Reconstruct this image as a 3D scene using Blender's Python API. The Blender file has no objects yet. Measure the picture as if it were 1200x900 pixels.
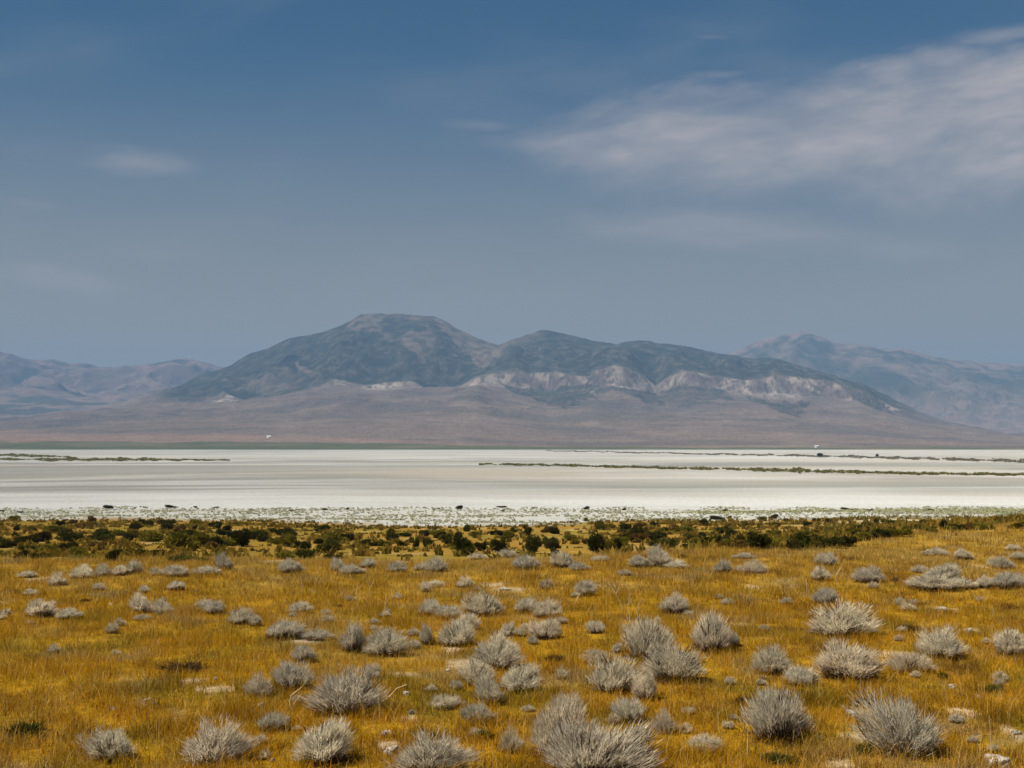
import bpy, math, random
import numpy as np
from mathutils import Vector

SC = bpy.context.scene
COL = SC.collection
F, HX, HY = 1648.0, 600.0, 520.0      # focal length of the photograph in its own pixels, centre column, eye level row
ZC = 3.0                              # eye height above the grassy bench

# ---------------------------------------------------------------- helpers
def mesh_obj(name, verts, faces, mat, parent=None, colors=None, smooth=False):
    """faces: int array (n,3) or (n,4), or list of such arrays"""
    me = bpy.data.meshes.new(name)
    verts = np.asarray(verts, dtype=np.float32)
    if not isinstance(faces, list): faces = [faces]
    faces = [np.asarray(f, dtype=np.int32) for f in faces if len(f)]
    me.vertices.add(len(verts)); me.vertices.foreach_set('co', verts.ravel())
    loops = np.concatenate([f.ravel() for f in faces])
    tot = np.concatenate([np.full(len(f), f.shape[1], np.int32) for f in faces])
    start = np.concatenate([[0], np.cumsum(tot)[:-1]]).astype(np.int32)
    me.loops.add(len(loops)); me.loops.foreach_set('vertex_index', loops)
    me.polygons.add(len(tot)); me.polygons.foreach_set('loop_start', start)
    if smooth: me.polygons.foreach_set('use_smooth', np.ones(len(tot), bool))
    me.update(calc_edges=True)
    if colors is not None:
        a = me.color_attributes.new('col', 'FLOAT_COLOR', 'POINT')
        c = np.ones((len(verts), 4), np.float32); c[:, :3] = colors
        a.data.foreach_set('color', c.ravel())
    for m in (mat if isinstance(mat, (list, tuple)) else [mat]): me.materials.append(m)
    o = bpy.data.objects.new(name, me); COL.objects.link(o)
    if parent: o.parent = parent
    return o

def tag(o, label=None, cat=None, group=None, kind=None):
    if label: o['label'] = label
    if cat: o['category'] = cat
    if group: o['group'] = group
    if kind: o['kind'] = kind
    return o

def empty(name, loc=(0, 0, 0)):
    o = bpy.data.objects.new(name, None); COL.objects.link(o)
    o.location = loc; o.empty_display_size = 0.2
    return o

def perlin(x, y, seed=0):
    x = np.asarray(x, np.float64); y = np.asarray(y, np.float64)
    rs = np.random.RandomState(seed + 7)
    perm = np.concatenate([rs.permutation(512)] * 2)
    ang = rs.rand(512) * 2 * np.pi
    gx, gy = np.cos(ang), np.sin(ang)
    xi = np.floor(x).astype(np.int64); yi = np.floor(y).astype(np.int64)
    xf, yf = x - xi, y - yi
    xi &= 511; yi &= 511
    def g(ix, iy, dx, dy):
        h = perm[(perm[ix & 511] + iy) & 511]
        return gx[h] * dx + gy[h] * dy
    u = xf * xf * xf * (xf * (xf * 6 - 15) + 10); v = yf * yf * yf * (yf * (yf * 6 - 15) + 10)
    a = g(xi, yi, xf, yf); b = g(xi + 1, yi, xf - 1, yf)
    c = g(xi, yi + 1, xf, yf - 1); d = g(xi + 1, yi + 1, xf - 1, yf - 1)
    return (a + u * (b - a)) * (1 - v) + (c + u * (d - c)) * v * 1.0

def fbm(x, y, seed=0, oct=4, gain=0.5, ridged=False):
    s, amp, f = 0.0, 1.0, 1.0
    for k in range(oct):
        n = perlin(np.asarray(x) * f + 13.7 * k, np.asarray(y) * f + 5.3 * k, seed + k) * 1.5
        if ridged: n = 1 - 2 * np.abs(n)
        s = s + amp * n; amp *= gain; f *= 2.03
    return s

def ss(a, b, x):
    t = np.clip((np.asarray(x, np.float64) - a) / (b - a), 0, 1)
    return t * t * (3 - 2 * t)

def mix(a, b, t):
    a, b = np.asarray(a, float), np.asarray(b, float)
    t = np.asarray(t)[..., None]
    return a * (1 - t) + b * t

def in_poly(px, py, poly):
    inside = np.zeros(np.shape(px), bool)
    n = len(poly)
    for i in range(n):
        x1, y1 = poly[i]; x2, y2 = poly[(i + 1) % n]
        if y1 == y2: continue
        c = ((y1 > py) != (y2 > py)) & (px < (x2 - x1) * (py - y1) / (y2 - y1) + x1)
        inside ^= c
    return inside

# ---------------------------------------------------------------- materials
def new_mat(name):
    m = bpy.data.materials.new(name); m.use_nodes = True
    nt = m.node_tree; nt.nodes.clear()
    return m, nt, nt.nodes, nt.links

def attr_mat(name, noise=(), bump=None, translucent=0.0, rough=1.0, objvar=0.0):
    """diffuse surface: stored colour times procedural noises [(scale, amount)]"""
    m, nt, N, L = new_mat(name)
    out = N.new('ShaderNodeOutputMaterial')
    at = N.new('ShaderNodeAttribute'); at.attribute_name = 'col'
    col = at.outputs['Color']
    tc = N.new('ShaderNodeTexCoord')
    def mul(c, val):
        v = N.new('ShaderNodeVectorMath'); v.operation = 'SCALE'
        L.new(c, v.inputs[0]); L.new(val, v.inputs['Scale'])
        return v.outputs[0]
    for sc, amt in noise:
        n = N.new('ShaderNodeTexNoise'); n.inputs['Scale'].default_value = sc
        n.inputs['Detail'].default_value = 5; n.inputs['Roughness'].default_value = 0.65
        L.new(tc.outputs['Object'], n.inputs['Vector'])
        r = N.new('ShaderNodeMapRange'); r.inputs['From Min'].default_value = 0.3; r.inputs['From Max'].default_value = 0.7
        r.inputs['To Min'].default_value = 1 - amt; r.inputs['To Max'].default_value = 1 + amt
        L.new(n.outputs[0], r.inputs['Value'])
        col = mul(col, r.outputs[0])
    if objvar:
        oi = N.new('ShaderNodeObjectInfo')
        r = N.new('ShaderNodeMapRange'); r.inputs['To Min'].default_value = 1 - objvar; r.inputs['To Max'].default_value = 1 + objvar
        L.new(oi.outputs['Random'], r.inputs['Value'])
        col = mul(col, r.outputs[0])
    d = N.new('ShaderNodeBsdfDiffuse'); L.new(col, d.inputs['Color']); d.inputs['Roughness'].default_value = rough
    last = d.outputs[0]
    if bump:
        n = N.new('ShaderNodeTexNoise'); n.inputs['Scale'].default_value = bump[0]; n.inputs['Detail'].default_value = 6
        L.new(tc.outputs['Object'], n.inputs['Vector'])
        b = N.new('ShaderNodeBump'); b.inputs['Distance'].default_value = bump[1]; b.inputs['Strength'].default_value = 1
        L.new(n.outputs[0], b.inputs['Height']); L.new(b.outputs[0], d.inputs['Normal'])
    if translucent:
        t = N.new('ShaderNodeBsdfTranslucent'); L.new(col, t.inputs['Color'])
        mx = N.new('ShaderNodeMixShader'); mx.inputs[0].default_value = translucent
        L.new(last, mx.inputs[1]); L.new(t.outputs[0], mx.inputs[2]); last = mx.outputs[0]
    L.new(last, out.inputs['Surface'])
    return m

def plain_mat(name, color, var=0.25, scale=12.0, bump=0.0, rough=0.85):
    m, nt, N, L = new_mat(name)
    out = N.new('ShaderNodeOutputMaterial'); p = N.new('ShaderNodeBsdfPrincipled')
    p.inputs['Roughness'].default_value = rough; p.inputs['Specular IOR Level'].default_value = 0.15
    tc = N.new('ShaderNodeTexCoord'); n = N.new('ShaderNodeTexNoise')
    n.inputs['Scale'].default_value = scale; n.inputs['Detail'].default_value = 6
    L.new(tc.outputs['Object'], n.inputs['Vector'])
    cr = N.new('ShaderNodeValToRGB')
    cr.color_ramp.elements[0].position = 0.3; cr.color_ramp.elements[1].position = 0.7
    cr.color_ramp.elements[0].color = [c * (1 - var) for c in color] + [1]
    cr.color_ramp.elements[1].color = [c * (1 + var) for c in color] + [1]
    L.new(n.outputs[0], cr.inputs[0]); L.new(cr.outputs[0], p.inputs['Base Color'])
    if bump:
        b = N.new('ShaderNodeBump'); b.inputs['Distance'].default_value = bump; b.inputs['Strength'].default_value = 1
        L.new(n.outputs[0], b.inputs['Height']); L.new(b.outputs[0], p.inputs['Normal'])
    L.new(p.outputs[0], out.inputs['Surface'])
    return m

M_GROUND = attr_mat('dry_ground', noise=[(0.9, 0.22), (7.0, 0.3), (40.0, 0.25)], bump=(9.0, 0.05))
M_ROCK = attr_mat('mountain_slope', noise=[(0.012, 0.14), (0.06, 0.25)])
M_GRASS = attr_mat('dry_grass', translucent=0.5)
M_SAGE = attr_mat('sage_leaf', translucent=0.5, objvar=0.16)
M_WOOD = attr_mat('sage_wood', objvar=0.2)
M_LEAF = attr_mat('greasewood_leaf', translucent=0.22, objvar=0.3)
M_MARSH = attr_mat('marsh_leaf', translucent=0.35)
M_STONE = plain_mat('pale_stone', (0.44, 0.38, 0.31), 0.3, 9.0, 0.02)
M_STRAW = plain_mat('dry_straw', (0.52, 0.40, 0.21), 0.25, 30.0)
M_WHITE = plain_mat('white_paint', (0.82, 0.81, 0.78), 0.06, 1.0)
M_ROOF = plain_mat('metal_roof', (0.74, 0.74, 0.73), 0.08, 1.0, 0, 0.5)
M_DOOR = plain_mat('shed_door', (0.12, 0.11, 0.10), 0.2, 1.0)

# ---------------------------------------------------------------- terrain
_PY = np.array([0, 30, 36, 45, 60, 80, 120, 180, 240, 300, 400, 60000.])
_PZ = np.array([-3.0, -3.0, -3.05, -3.72, -4.70, -5.85, -7.75, -10.1, -11.95, -12.85, -13.0, -13.0])
def ground_z(x, y):
    x = np.asarray(x, float); y = np.asarray(y, float)
    base = 0
    for k in (-2, -1, 0, 1, 2):
        base = base + np.interp(np.abs(y) * (1 + 0.04 * k), _PY, _PZ) / 5
    yh = 35 + np.clip(x - 1.0, 0, 60) * 0.93 + 1.2 * perlin(x / 7.0, y * 0 + 0.3, 3)
    sh = -3.03 - 0.076 * (y - yh)
    z = np.maximum(base, np.minimum(sh, -3.0))
    near = 1 - ss(60, 140, np.abs(y))
    z = z + near * (0.16 * perlin(x / 5.0, y / 5.0, 11) + 0.05 * perlin(x / 1.3, y / 1.3, 12))
    z = z + (ss(70, 120, np.abs(y)) - ss(230, 300, np.abs(y))) * 0.35 * perlin(x / 22.0, y / 22.0, 13)
    return z + ZC

def at(px, py, dmax=3000.0):
    """the place on the ground seen at photo pixel (px, py)"""
    ds = np.geomspace(6, dmax, 4000)
    u = (px - HX) / F; v = (HY - py) / F
    d = ground_z(u * ds, ds) - (ZC + v * ds)
    i = int(np.argmax(d > 0)) if (d > 0).any() else len(ds) - 1
    a, b = ds[max(i - 1, 0)], ds[i]
    for _ in range(25):
        m = 0.5 * (a + b)
        if float(ground_z(u * m, m)) > ZC + v * m: b = m
        else: a = m
    m = 0.5 * (a + b)
    return Vector((u * m, m, float(ground_z(u * m, m)))), m

# bare pale soil patches in the grass: (px, py, half width px, half height px)
BARE = [(590, 690.5, 22, 2.5), (1105, 714, 20, 2.5), (575, 686, 26, 2), (255, 809, 26, 2.5), (225, 797, 16, 2.5), (1126, 834, 22, 1.6),
        (1190, 860, 12, 2), (530, 762, 16, 3), (540, 775, 18, 3), (470, 790, 18, 2.5), (480, 842, 10, 3), (455, 874, 16, 4), (985, 897, 26, 4),
        (1010, 862, 26, 3), (1050, 766, 24, 3), (880, 687, 12, 2), (1135, 739, 10, 3), (170, 824, 10, 2), (50, 678, 24, 2), (330, 657, 18, 2), (460, 646, 14, 1.6),
        (1150, 664, 12, 2), (60, 650, 16, 1.5), (95, 637, 14, 2), (130, 639, 12, 2), (540, 780, 14, 3), (660, 870, 20, 4), (1015, 836, 24, 2.5), (360, 752, 20, 2)]
_bare = []
for px, py, a, b in BARE:
    p, d = at(px, py)
    p2, d2 = at(px, py - b)
    _bare.append((p.x, p.y, a / F * d, max(0.25, min(d2 - d, 6.0))))

def bare_mask(x, y):
    m = np.zeros(np.shape(x))
    w = 0.5 * perlin(x * 2.1, y * 2.1, 40) + 0.35 * perlin(x * 5, y * 5, 41)
    for cx, cy, a, b in _bare:
        q = np.sqrt(((x - cx) / a) ** 2 + ((y - cy) / b) ** 2)
        m = np.maximum(m, 1 - ss(0.7, 1.15, q + w))
    return m

GOLD = np.array((0.545, 0.300, 0.013)); TAN = np.array((0.62, 0.415, 0.095)); OLIVE = np.array((0.27, 0.19, 0.014)); RUST = np.array((0.22, 0.092, 0.012)); PALE = np.array((0.64, 0.48, 0.17))
def grass_color(x, y):
    a = fbm(x / 4.5, y / 7.0, 51, 4); b = fbm(x / 1.6 + 9, y / 2.2, 52, 5, 0.65); c = fbm(x / 0.8, y / 1.1 + 4, 53, 4, 0.6)
    col = mix(GOLD, TAN, np.clip(ss(0.12, 0.75, a) * 0.75 + ss(25, 39, y) * 0.45, 0, 1))
    ol = ss(0.0, 0.7, b) * (0.5 + 0.5 * (1 - ss(16, 28, y)))
    col = mix(col, OLIVE, np.clip(ol, 0, 1) * 0.85)
    col = col * (0.80 + 0.40 * ss(-0.7, 0.6, fbm(x / 0.5, y / 0.6, 58, 3, 0.6)))[..., None]
    col = mix(col, RUST, ss(0.10, 0.75, c) * (0.55 + 0.4 * ss(-4, 8, x)))
    dr = ss(0.35, 0.85, fbm(x / 1.3 + 31, y / 1.9, 57, 4, 0.6))      # dead grey grass
    return mix(col, (0.50, 0.37, 0.18), dr * 0.6)

def salt_edge(x):                      # depth of the first white salt
    px = x / 170.0 * F + HX
    return np.interp(px, [-400, 0, 240, 480, 600, 700, 760, 900, 1100, 1250, 1600], [205, 205, 195, 170, 160, 178, 192, 196, 200, 205, 205])

def ground_color(x, y):
    g = grass_color(x, y) * 0.42 + np.array((0.050, 0.029, 0.005))
    g = mix(g, (0.40, 0.30, 0.19), bare_mask(x, y) * 0.85)
    n1 = fbm(x / 14, y / 20, 61, 4); n2 = fbm(x / 5, y / 7, 62, 4)
    sh = mix((0.26, 0.150, 0.028), (0.21, 0.145, 0.024), ss(-0.3, 0.5, n1))
    sh = mix(sh, (0.38, 0.26, 0.10), ss(0.25, 0.8, n2) * 0.8)
    rgt = ss(20, 60, x) * ss(95, 130, y)
    sh = mix(sh, (0.46, 0.41, 0.28), rgt * ss(-0.25, 0.3, n2 + 0.5 * n1) * 0.8)
    edge = 35 + np.clip(x - 1.0, 0, 60) * 0.93
    c = mix(g, sh, ss(2, 14, y - edge + 4 * n2))
    # salt
    se = salt_edge(x) + 16 * fbm(x / 30, y / 30, 63, 3)
    t = ss(-10, 14, y - se)
    warp = 150 * fbm(x / 520, y / 420, 70, 3) * ss(270, 500, y) + 0.22 * np.abs(x + 60) * (1 - ss(800, 1500, y))
    s1 = fbm(x / 300 + 3, (y + warp) / 90, 64, 5); s2 = fbm(x / 120, (y + warp) / 34, 65, 4); s3 = fbm(x / 900, (y + 1.5 * warp) / 260, 66, 3)
    white = np.array((0.455, 0.447, 0.422)); grey = np.array((0.225, 0.22, 0.198)); warm = np.array((0.33, 0.298, 0.25))
    k = np.clip(0.46 + 0.95 * s1 + 0.5 * s2, 0, 1)
    k = np.clip(k - 0.30 * ss(330, 430, y) * (1 - ss(900, 1500, y)), 0, 1)
    salt = mix(mix(grey, warm, ss(-0.2, 0.4, s3)), white, k)
    s4 = fbm(x / 380 + 7, (y + warp) / 240, 68, 4)
    salt = mix(salt, mix(grey, warm, ss(-0.3, 0.4, s3)) * 1.12, ss(-0.15, 0.4, s4) * 0.85)
    shore = ss(240, 275, y + 12 * s2) * (1 - ss(325, 400, y + 30 * s1))
    salt = mix(salt, white * 1.04, shore * np.clip(0.72 + 0.5 * s2, 0.2, 0.95))
    flat = ss(800, 1500, y)
    salt = mix(salt, np.array((0.38, 0.37, 0.338)) * np.clip(1 + 0.22 * s1[..., None], 0.5, 1.5), flat * 0.7)
    far = mix((0.10, 0.105, 0.06), (0.17, 0.14, 0.09), ss(-0.3, 0.5, fbm(x / 500, y / 900, 67, 3)))
    salt = mix(salt, far, ss(3150, 3350, y + 0 * x))
    # pale crust with sparse grey green cover before the open salt
    crust = (1 - ss(-14, 10, y - 262 - 10 * n1))
    cr = mix((0.42, 0.41, 0.37), (0.27, 0.255, 0.165), np.clip(ss(0.1, 0.7, n2) * 0.45 + 0.55 * ss(40, 85, x) * ss(-0.5, 0.2, n1), 0, 1))
    salt = mix(salt, cr, crust)
    return mix(c, salt, t)

def build_ground():
    th = np.concatenate([np.linspace(-180, -40, 50)[:-1], np.linspace(-40, -26, 40)[:-1], np.linspace(-26, 26, 560), np.linspace(26, 40, 40)[1:], np.linspace(40, 180, 50)[1:-1]])
    r = np.geomspace(1.2, 15900, 500)
    T, R = np.meshgrid(np.radians(th), r)
    X, Y = np.sin(T) * R, np.cos(T) * R
    Z = ground_z(X, Y)
    Ce = ground_color(X, np.abs(Y))
    nr, nt_ = X.shape
    V = np.stack([X, Y, Z], -1).reshape(-1, 3)
    C = Ce.reshape(-1, 3)
    i = np.arange(nr - 1)[:, None] * nt_; j = np.arange(nt_)[None, :]; jn = (j + 1) % nt_
    q = np.stack([i + j, i + jn, i + nt_ + jn, i + nt_ + j], -1).reshape(-1, 4)[:, ::-1]
    V = np.vstack([V, [[0, 0, float(ground_z(0, 0))]]]); C = np.vstack([C, C[:1]])
    ctr = len(V) - 1
    t = np.stack([np.full(nt_, ctr), (np.arange(nt_) + 1) % nt_, np.arange(nt_)], -1)[:, ::-1]
    o = mesh_obj('ground', V, [q, t], M_GROUND, colors=C, smooth=True)
    tag(o, 'dry golden bench falling to a wide white salt flat', 'ground', kind='structure')
build_ground()

# ---------------------------------------------------------------- mountains
def fan(name, px0, px1, nu, ys, ctrl, colour, amp, seed, label):
    """terrain sheet over a sector: ctrl(px) gives depth and skyline rows for every column, from the foot to the far side"""
    px = np.linspace(px0, px1, nu)
    D, P = ctrl(px)                       # (k, nu)
    ys = np.asarray(ys)
    rows = np.empty((len(ys), nu))
    for c in range(nu): rows[:, c] = np.interp(ys, D[:, c], P[:, c])
    for _ in range(2): rows[1:-1] = 0.25 * rows[:-2] + 0.5 * rows[1:-1] + 0.25 * rows[2:]
    Yg = np.repeat(ys[:, None], nu, 1); PX = np.repeat(px[None], len(ys), 0)
    X = (PX - HX) / F * Yg
    Z = (HY - rows) / F * Yg
    Z = Z + amp(X, Yg, PX, rows)
    C = colour(X, Yg, PX, rows)
    V = np.stack([X, Yg, Z + ZC], -1).reshape(-1, 3)
    i = np.arange(len(ys) - 1)[:, None] * nu; j = np.arange(nu - 1)[None]
    q = np.stack([i + j, i + j + 1, i + nu + j + 1, i + nu + j], -1).reshape(-1, 4)
    o = mesh_obj(name, V, q, M_ROCK, colors=C.reshape(-1, 3), smooth=True)
    tag(o, label, 'mountains', kind='structure')
    return o

def curve(pts):
    a = np.array(pts, float)
    return lambda px: np.interp(px, a[:, 0], a[:, 1])

S1 = curve([(-400, 515), (-100, 500), (100, 482), (185, 463), (205, 455), (230, 442), (250, 435.5), (272, 428), (287, 417), (300, 412.5), (318, 406.5), (340, 395.5), (350, 394.5), (375, 389.5), (400, 381), (412, 374), (423, 368), (440, 367), (480, 368.5), (510, 371), (520, 375), (534, 384), (555, 394), (575, 402), (583, 404), (595, 400.5), (615, 393), (634, 387), (650, 388), (666, 391), (690, 398), (714, 402), (722, 405), (732, 400.5), (760, 400), (790, 403.5), (820, 409), (850, 415), (885, 420), (912, 419), (935, 429), (960, 435), (985, 444), (1010, 452), (1040, 464), (1075, 482), (1110, 495), (1200, 511), (1600, 518)])
B1 = curve([(-400, 517), (0, 490), (140, 475), (185, 467), (250, 464), (262, 459), (290, 470), (330, 463), (370, 453), (392, 444), (402, 445), (430, 451), (460, 447), (484, 446), (500, 455), (530, 455), (545, 448), (560, 441), (580, 436), (605, 431), (620, 437), (650, 436), (675, 440), (692, 441), (700, 432), (720, 427), (740, 431), (756, 443), (768, 451), (785, 440), (800, 433), (820, 437), (850, 441), (870, 445), (900, 441), (908, 438), (930, 441), (960, 444), (985, 449), (1010, 457), (1035, 470), (1070, 486), (1110, 498), (1200, 513), (1600, 519)])
A1 = curve([(-400, 519), (0, 496), (185, 480), (260, 476), (400, 462), (480, 460), (560, 458), (640, 476), (700, 470), (770, 476), (850, 474), (940, 480), (1010, 485), (1080, 499), (1200, 514.5), (1600, 519.5)])
YS1 = np.concatenate([np.linspace(2900, 6300, 110)[:-1], np.linspace(6300, 8900, 230)[:-1], np.linspace(8900, 11500, 26)])
def ctrl1(px):
    n = len(px); o = np.ones(n)
    yb = 7050 + 120 * perlin(px / 60.0, px * 0 + 2.2, 21) * 1.4
    yr = 8600 + 260 * perlin(px / 170.0, px * 0 + 1.1, 22)
    s, b, a = S1(px), np.maximum(B1(px), S1(px) + 1.5), A1(px)
    a = np.maximum(a, b + 3)
    D = np.stack([2900 * o, 3080 * o, 3700 * o, 4700 * o, 5700 * o, yb - 420, yb - 90, yb, yb + 160, yb + 420, yr, yr + 700, 11600 * o])
    foot = np.interp(px, [0, 500, 700, 1200], [517, 519, 521.5, 523])
    P = np.stack([529.5 * o, 526.9 * o, foot, foot * 0.62 + a * 0.38, foot * 0.28 + a * 0.72, a, b * 0.45 + a * 0.55, b, b - 0.2, b * 0.75 + s * 0.25 + 1.0, s, s + 12, 519 * o])
    return D, P
def amp1(X, Y, PX, R):
    t = np.clip((Y - 6500) / 2100, 0, 1)
    spur = fbm(X / 420 + 0.35 * fbm(X / 900, Y / 900, 30, 2), Y / 1500, 31, 5, 0.52, True)
    fine = fbm(X / 120, Y / 170, 32, 4)
    env = 46 * ss(0.32, 0.55, t) * (1 - ss(0.55, 1.0, t)) * np.clip((HY - S1(PX)) / 100, 0.15, 1)
    hill = 20 * ss(4200, 6300, Y) * (1 - ss(6600, 7000, Y))
    ap = 2.2 * ss(3080, 3900, Y)
    near_b = np.exp(-((Y - 7050) / 170) ** 2) * ss(380, 560, PX) * (1 - ss(1000, 1060, PX))
    return env * (spur - 0.3) + hill * fbm(X / 520, Y / 800, 33, 4, 0.5, True) + ap * fine + near_b * 3 * fine + ss(0.3, 1, t) * 5 * fine
THK_GAIN = 1.25
POLY_BARE = [([(402, 386), (420, 366), (470, 366), (520, 369), (520, 377), (490, 377), (470, 373), (450, 374), (441, 385), (424, 390)], 0.85),
             ([(515, 370), (545, 386), (575, 400), (604, 398), (594, 414), (574, 429), (558, 431), (546, 414), (528, 396), (512, 380)], 0.85),
             ([(474, 390), (506, 386), (513, 402), (506, 426), (488, 430), (476, 414)], 0.62), ([(440, 385), (478, 392), (478, 412), (455, 404)], 0.35),
             ([(340, 428), (350, 430), (374, 442), (366, 445)], 0.8), ([(250, 448), (300, 440), (320, 452), (280, 462)], 0.25), ([(300, 452), (330, 446), (345, 456), (310, 464)], 0.4),
             ([(600, 396), (634, 388), (625, 397), (604, 410)], 0.5)]
POLY_WOOD = [([(586, 450), (610, 456), (650, 456), (690, 450), (722, 455), (726, 462), (700, 468), (676, 480), (664, 488), (650, 482), (632, 478), (604, 464)], 0.85),
             ([(716, 455), (748, 458), (772, 462), (776, 478), (756, 479), (738, 468)], 0.85), ([(770, 458), (800, 455), (850, 457), (862, 472), (830, 479), (780, 480)], 0.6),
             ([(868, 462), (905, 470), (950, 470), (936, 492), (905, 486)], 0.75), ([(936, 455), (965, 462), (1000, 462), (990, 472), (945, 472)], 0.5), ([(982, 446), (1010, 458), (1036, 470), (1050, 488), (1030, 484), (1000, 468)], 0.75),
             ([(690, 436), (698, 436), (700, 452), (688, 452)], 0.6), ([(392, 466), (430, 464), (440, 474), (396, 474)], 0.3), ([(520, 470), (560, 462), (580, 470), (530, 478)], 0.25),
             ([(210, 466), (245, 464), (250, 472), (215, 474)], 0.4)]
THK0 = curve([(-400, 0), (240, 0), (262, 14), (290, 0), (360, 0), (392, 8), (420, 5), (470, 10), (500, 3), (540, 6), (570, 14), (610, 20), (680, 18), (700, 26), (745, 25), (762, 6), (785, 14), (820, 16), (870, 15), (905, 24), (960, 22), (1000, 14), (1040, 8), (1060, 0), (1600, 0)])
def colour1(X, Y, PX, R):
    n1 = fbm(X / 300, Y / 420, 34, 5); n2 = fbm(X / 70, Y / 90, 35, 4); n3 = np.random.RandomState(5).rand(*X.shape)
    apron = mix((0.165, 0.125, 0.100), (0.118, 0.098, 0.086), ss(-0.3, 0.5, fbm(X / 900, Y / 500, 36, 4)))
    apron = mix(apron, (0.20, 0.152, 0.118), ss(0.1, 0.8, n1) * 0.7)
    apron = mix(apron, (0.09, 0.085, 0.062), ss(0.35, 0.8, fbm(X / 380, Y / 260, 37, 4)) * 0.55)
    c = apron
    bl = np.maximum(B1(PX), S1(PX) + 1.5)
    jx, jy = PX + 5 * n2 + 5 * n1, R + 3.0 * n2 + 3 * n1
    upper = ss(-1.5, 1.5, bl + 1.0 - R) * ss(6900, 7050, Y) + ss(7150, 7300, Y); upper = np.clip(upper, 0, 1)
    wood = np.clip(upper * (0.95 - 0.42 * ss(-0.3, 0.8, n2 + 0.4 * n1) * (n3 > 0.4)), 0, 1)
    wood *= ss(150, 215, PX) * (1 - 0.6 * ss(1035, 1090, PX))
    lower_l = ss(0, 10, R - (S1(PX) + 28)) * (1 - ss(300, 380, PX))
    wood *= 1 - 0.45 * lower_l * ss(-0.2, 0.4, n1)
    for poly, s in POLY_BARE:
        wood = wood * (1 - 0.85 * s * in_poly(jx, jy, poly) * (Y < 9300) * np.clip(0.85 + 0.7 * n2, 0.4, 1))
    front = 1 - ss(7100, 7200, Y)
    th = THK0(PX) * THK_GAIN
    cliff = ss(-3, 1, R - bl) * (1 - ss(0.75, 1.15, (R - bl + 3 * n2) / np.maximum(th, 0.1))) * (th > 1.5) * front
    cliff = np.clip(cliff * (0.75 + 0.5 * n2), 0, 1)
    for poly, s in POLY_WOOD:
        wood = np.maximum(wood, np.clip(s + 0.4 * n2 - 0.35 * (n3 > 0.7), 0, 0.92) * in_poly(jx, jy, poly) * front)
    wood = np.maximum(wood, cliff * 0.7 * (fbm(X / 26, Y / 30, 38, 2) > 0.22))
    rock = mix((0.26, 0.20, 0.17), (0.385, 0.31, 0.25), ss(-0.4, 0.5, n2))
    c = mix(c, mix((0.165, 0.125, 0.10), (0.21, 0.16, 0.125), ss(-0.3, 0.4, n2)), upper)
    rock = rock * (1 + 0.30 * fbm(X / 90, R / 2.6, 39, 3) + 0.25 * (n3 - 0.5))[..., None].clip(0.55, 1.4)
    c = mix(c, rock, cliff)
    forest = mix((0.018, 0.028, 0.022), (0.045, 0.055, 0.038), np.clip(ss(-0.4, 0.5, n2) * 0.5 + 0.5 * n3, 0, 1))
    c = mix(c, forest, wood)
    # foot of the slope: grey green scrub, then a warm bare strip
    band = (1 - ss(-1.0, 1.0, (np.interp(PX, [0, 350, 640, 1200], [517.5, 518.5, 523, 525]) - R) + 0.8 * n1)) 
    pink = (1 - ss(-2, 2, np.interp(PX, [0, 300, 600, 1200], [508, 510, 519, 522]) - R + 1.5 * n1)) * (1 - band) * (1 - ss(420, 640, PX))
    c = mix(c, (0.25, 0.165, 0.125), pink * 0.7)
    c = c * np.random.RandomState(9).uniform(0.82, 1.18, X.shape)[..., None]
    c = mix(c, mix((0.085, 0.095, 0.052), (0.13, 0.12, 0.07), ss(-0.3, 0.5, n1)), band)
    return c
fan('mountain', -250, 1450, 1250, YS1, ctrl1, colour1, amp1, 1, 'broad hazy desert mountain with dark wooded slopes above pale cliffs')

S2 = curve([(600, 470), (760, 440), (850, 415), (868, 408), (890, 400), (908, 393.5), (925, 390.5), (937, 387), (952, 391), (968, 396), (977, 402), (1000, 403.5), (1030, 406), (1045, 409.5), (1056, 408.5), (1075, 412.5), (1090, 416.5), (1110, 420), (1135, 422), (1155, 425.5), (1172, 425), (1200, 429), (1260, 424), (1340, 437), (1420, 446), (1550, 470)])
A2 = curve([(600, 515), (900, 500), (1000, 494), (1200, 498), (1550, 512)])
YS2 = np.concatenate([np.linspace(8300, 13000, 170)[:-1], np.linspace(13000, 15500, 20)])
def ctrl2(px):
    o = np.ones(len(px)); s, a = S2(px), A2(px)
    yr = 12600 + 350 * perlin(px / 150.0, px * 0 + 3.3, 24)
    D = np.stack([8300 * o, 9000 * o, 9900 * o, 10800 * o, yr, yr + 900, 15600 * o])
    P = np.stack([524 * o, 519 * o, a, a * 0.62 + s * 0.38, s, s + 12, 519 * o])
    return D, P
def amp_far(seed):
    def f(X, Y, PX, R):
        spur = fbm(X / 700 + 0.4 * fbm(X / 1200, Y / 1200, seed, 2), Y / 2200, seed + 1, 5, 0.52, True)
        e = ss(9300, 10600, Y) * (1 - ss(11600, 12700, Y))
        return 70 * e * (spur - 0.3) + 14 * ss(9300, 10600, Y) * fbm(X / 260, Y / 300, seed + 2, 4)
    return f
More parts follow.
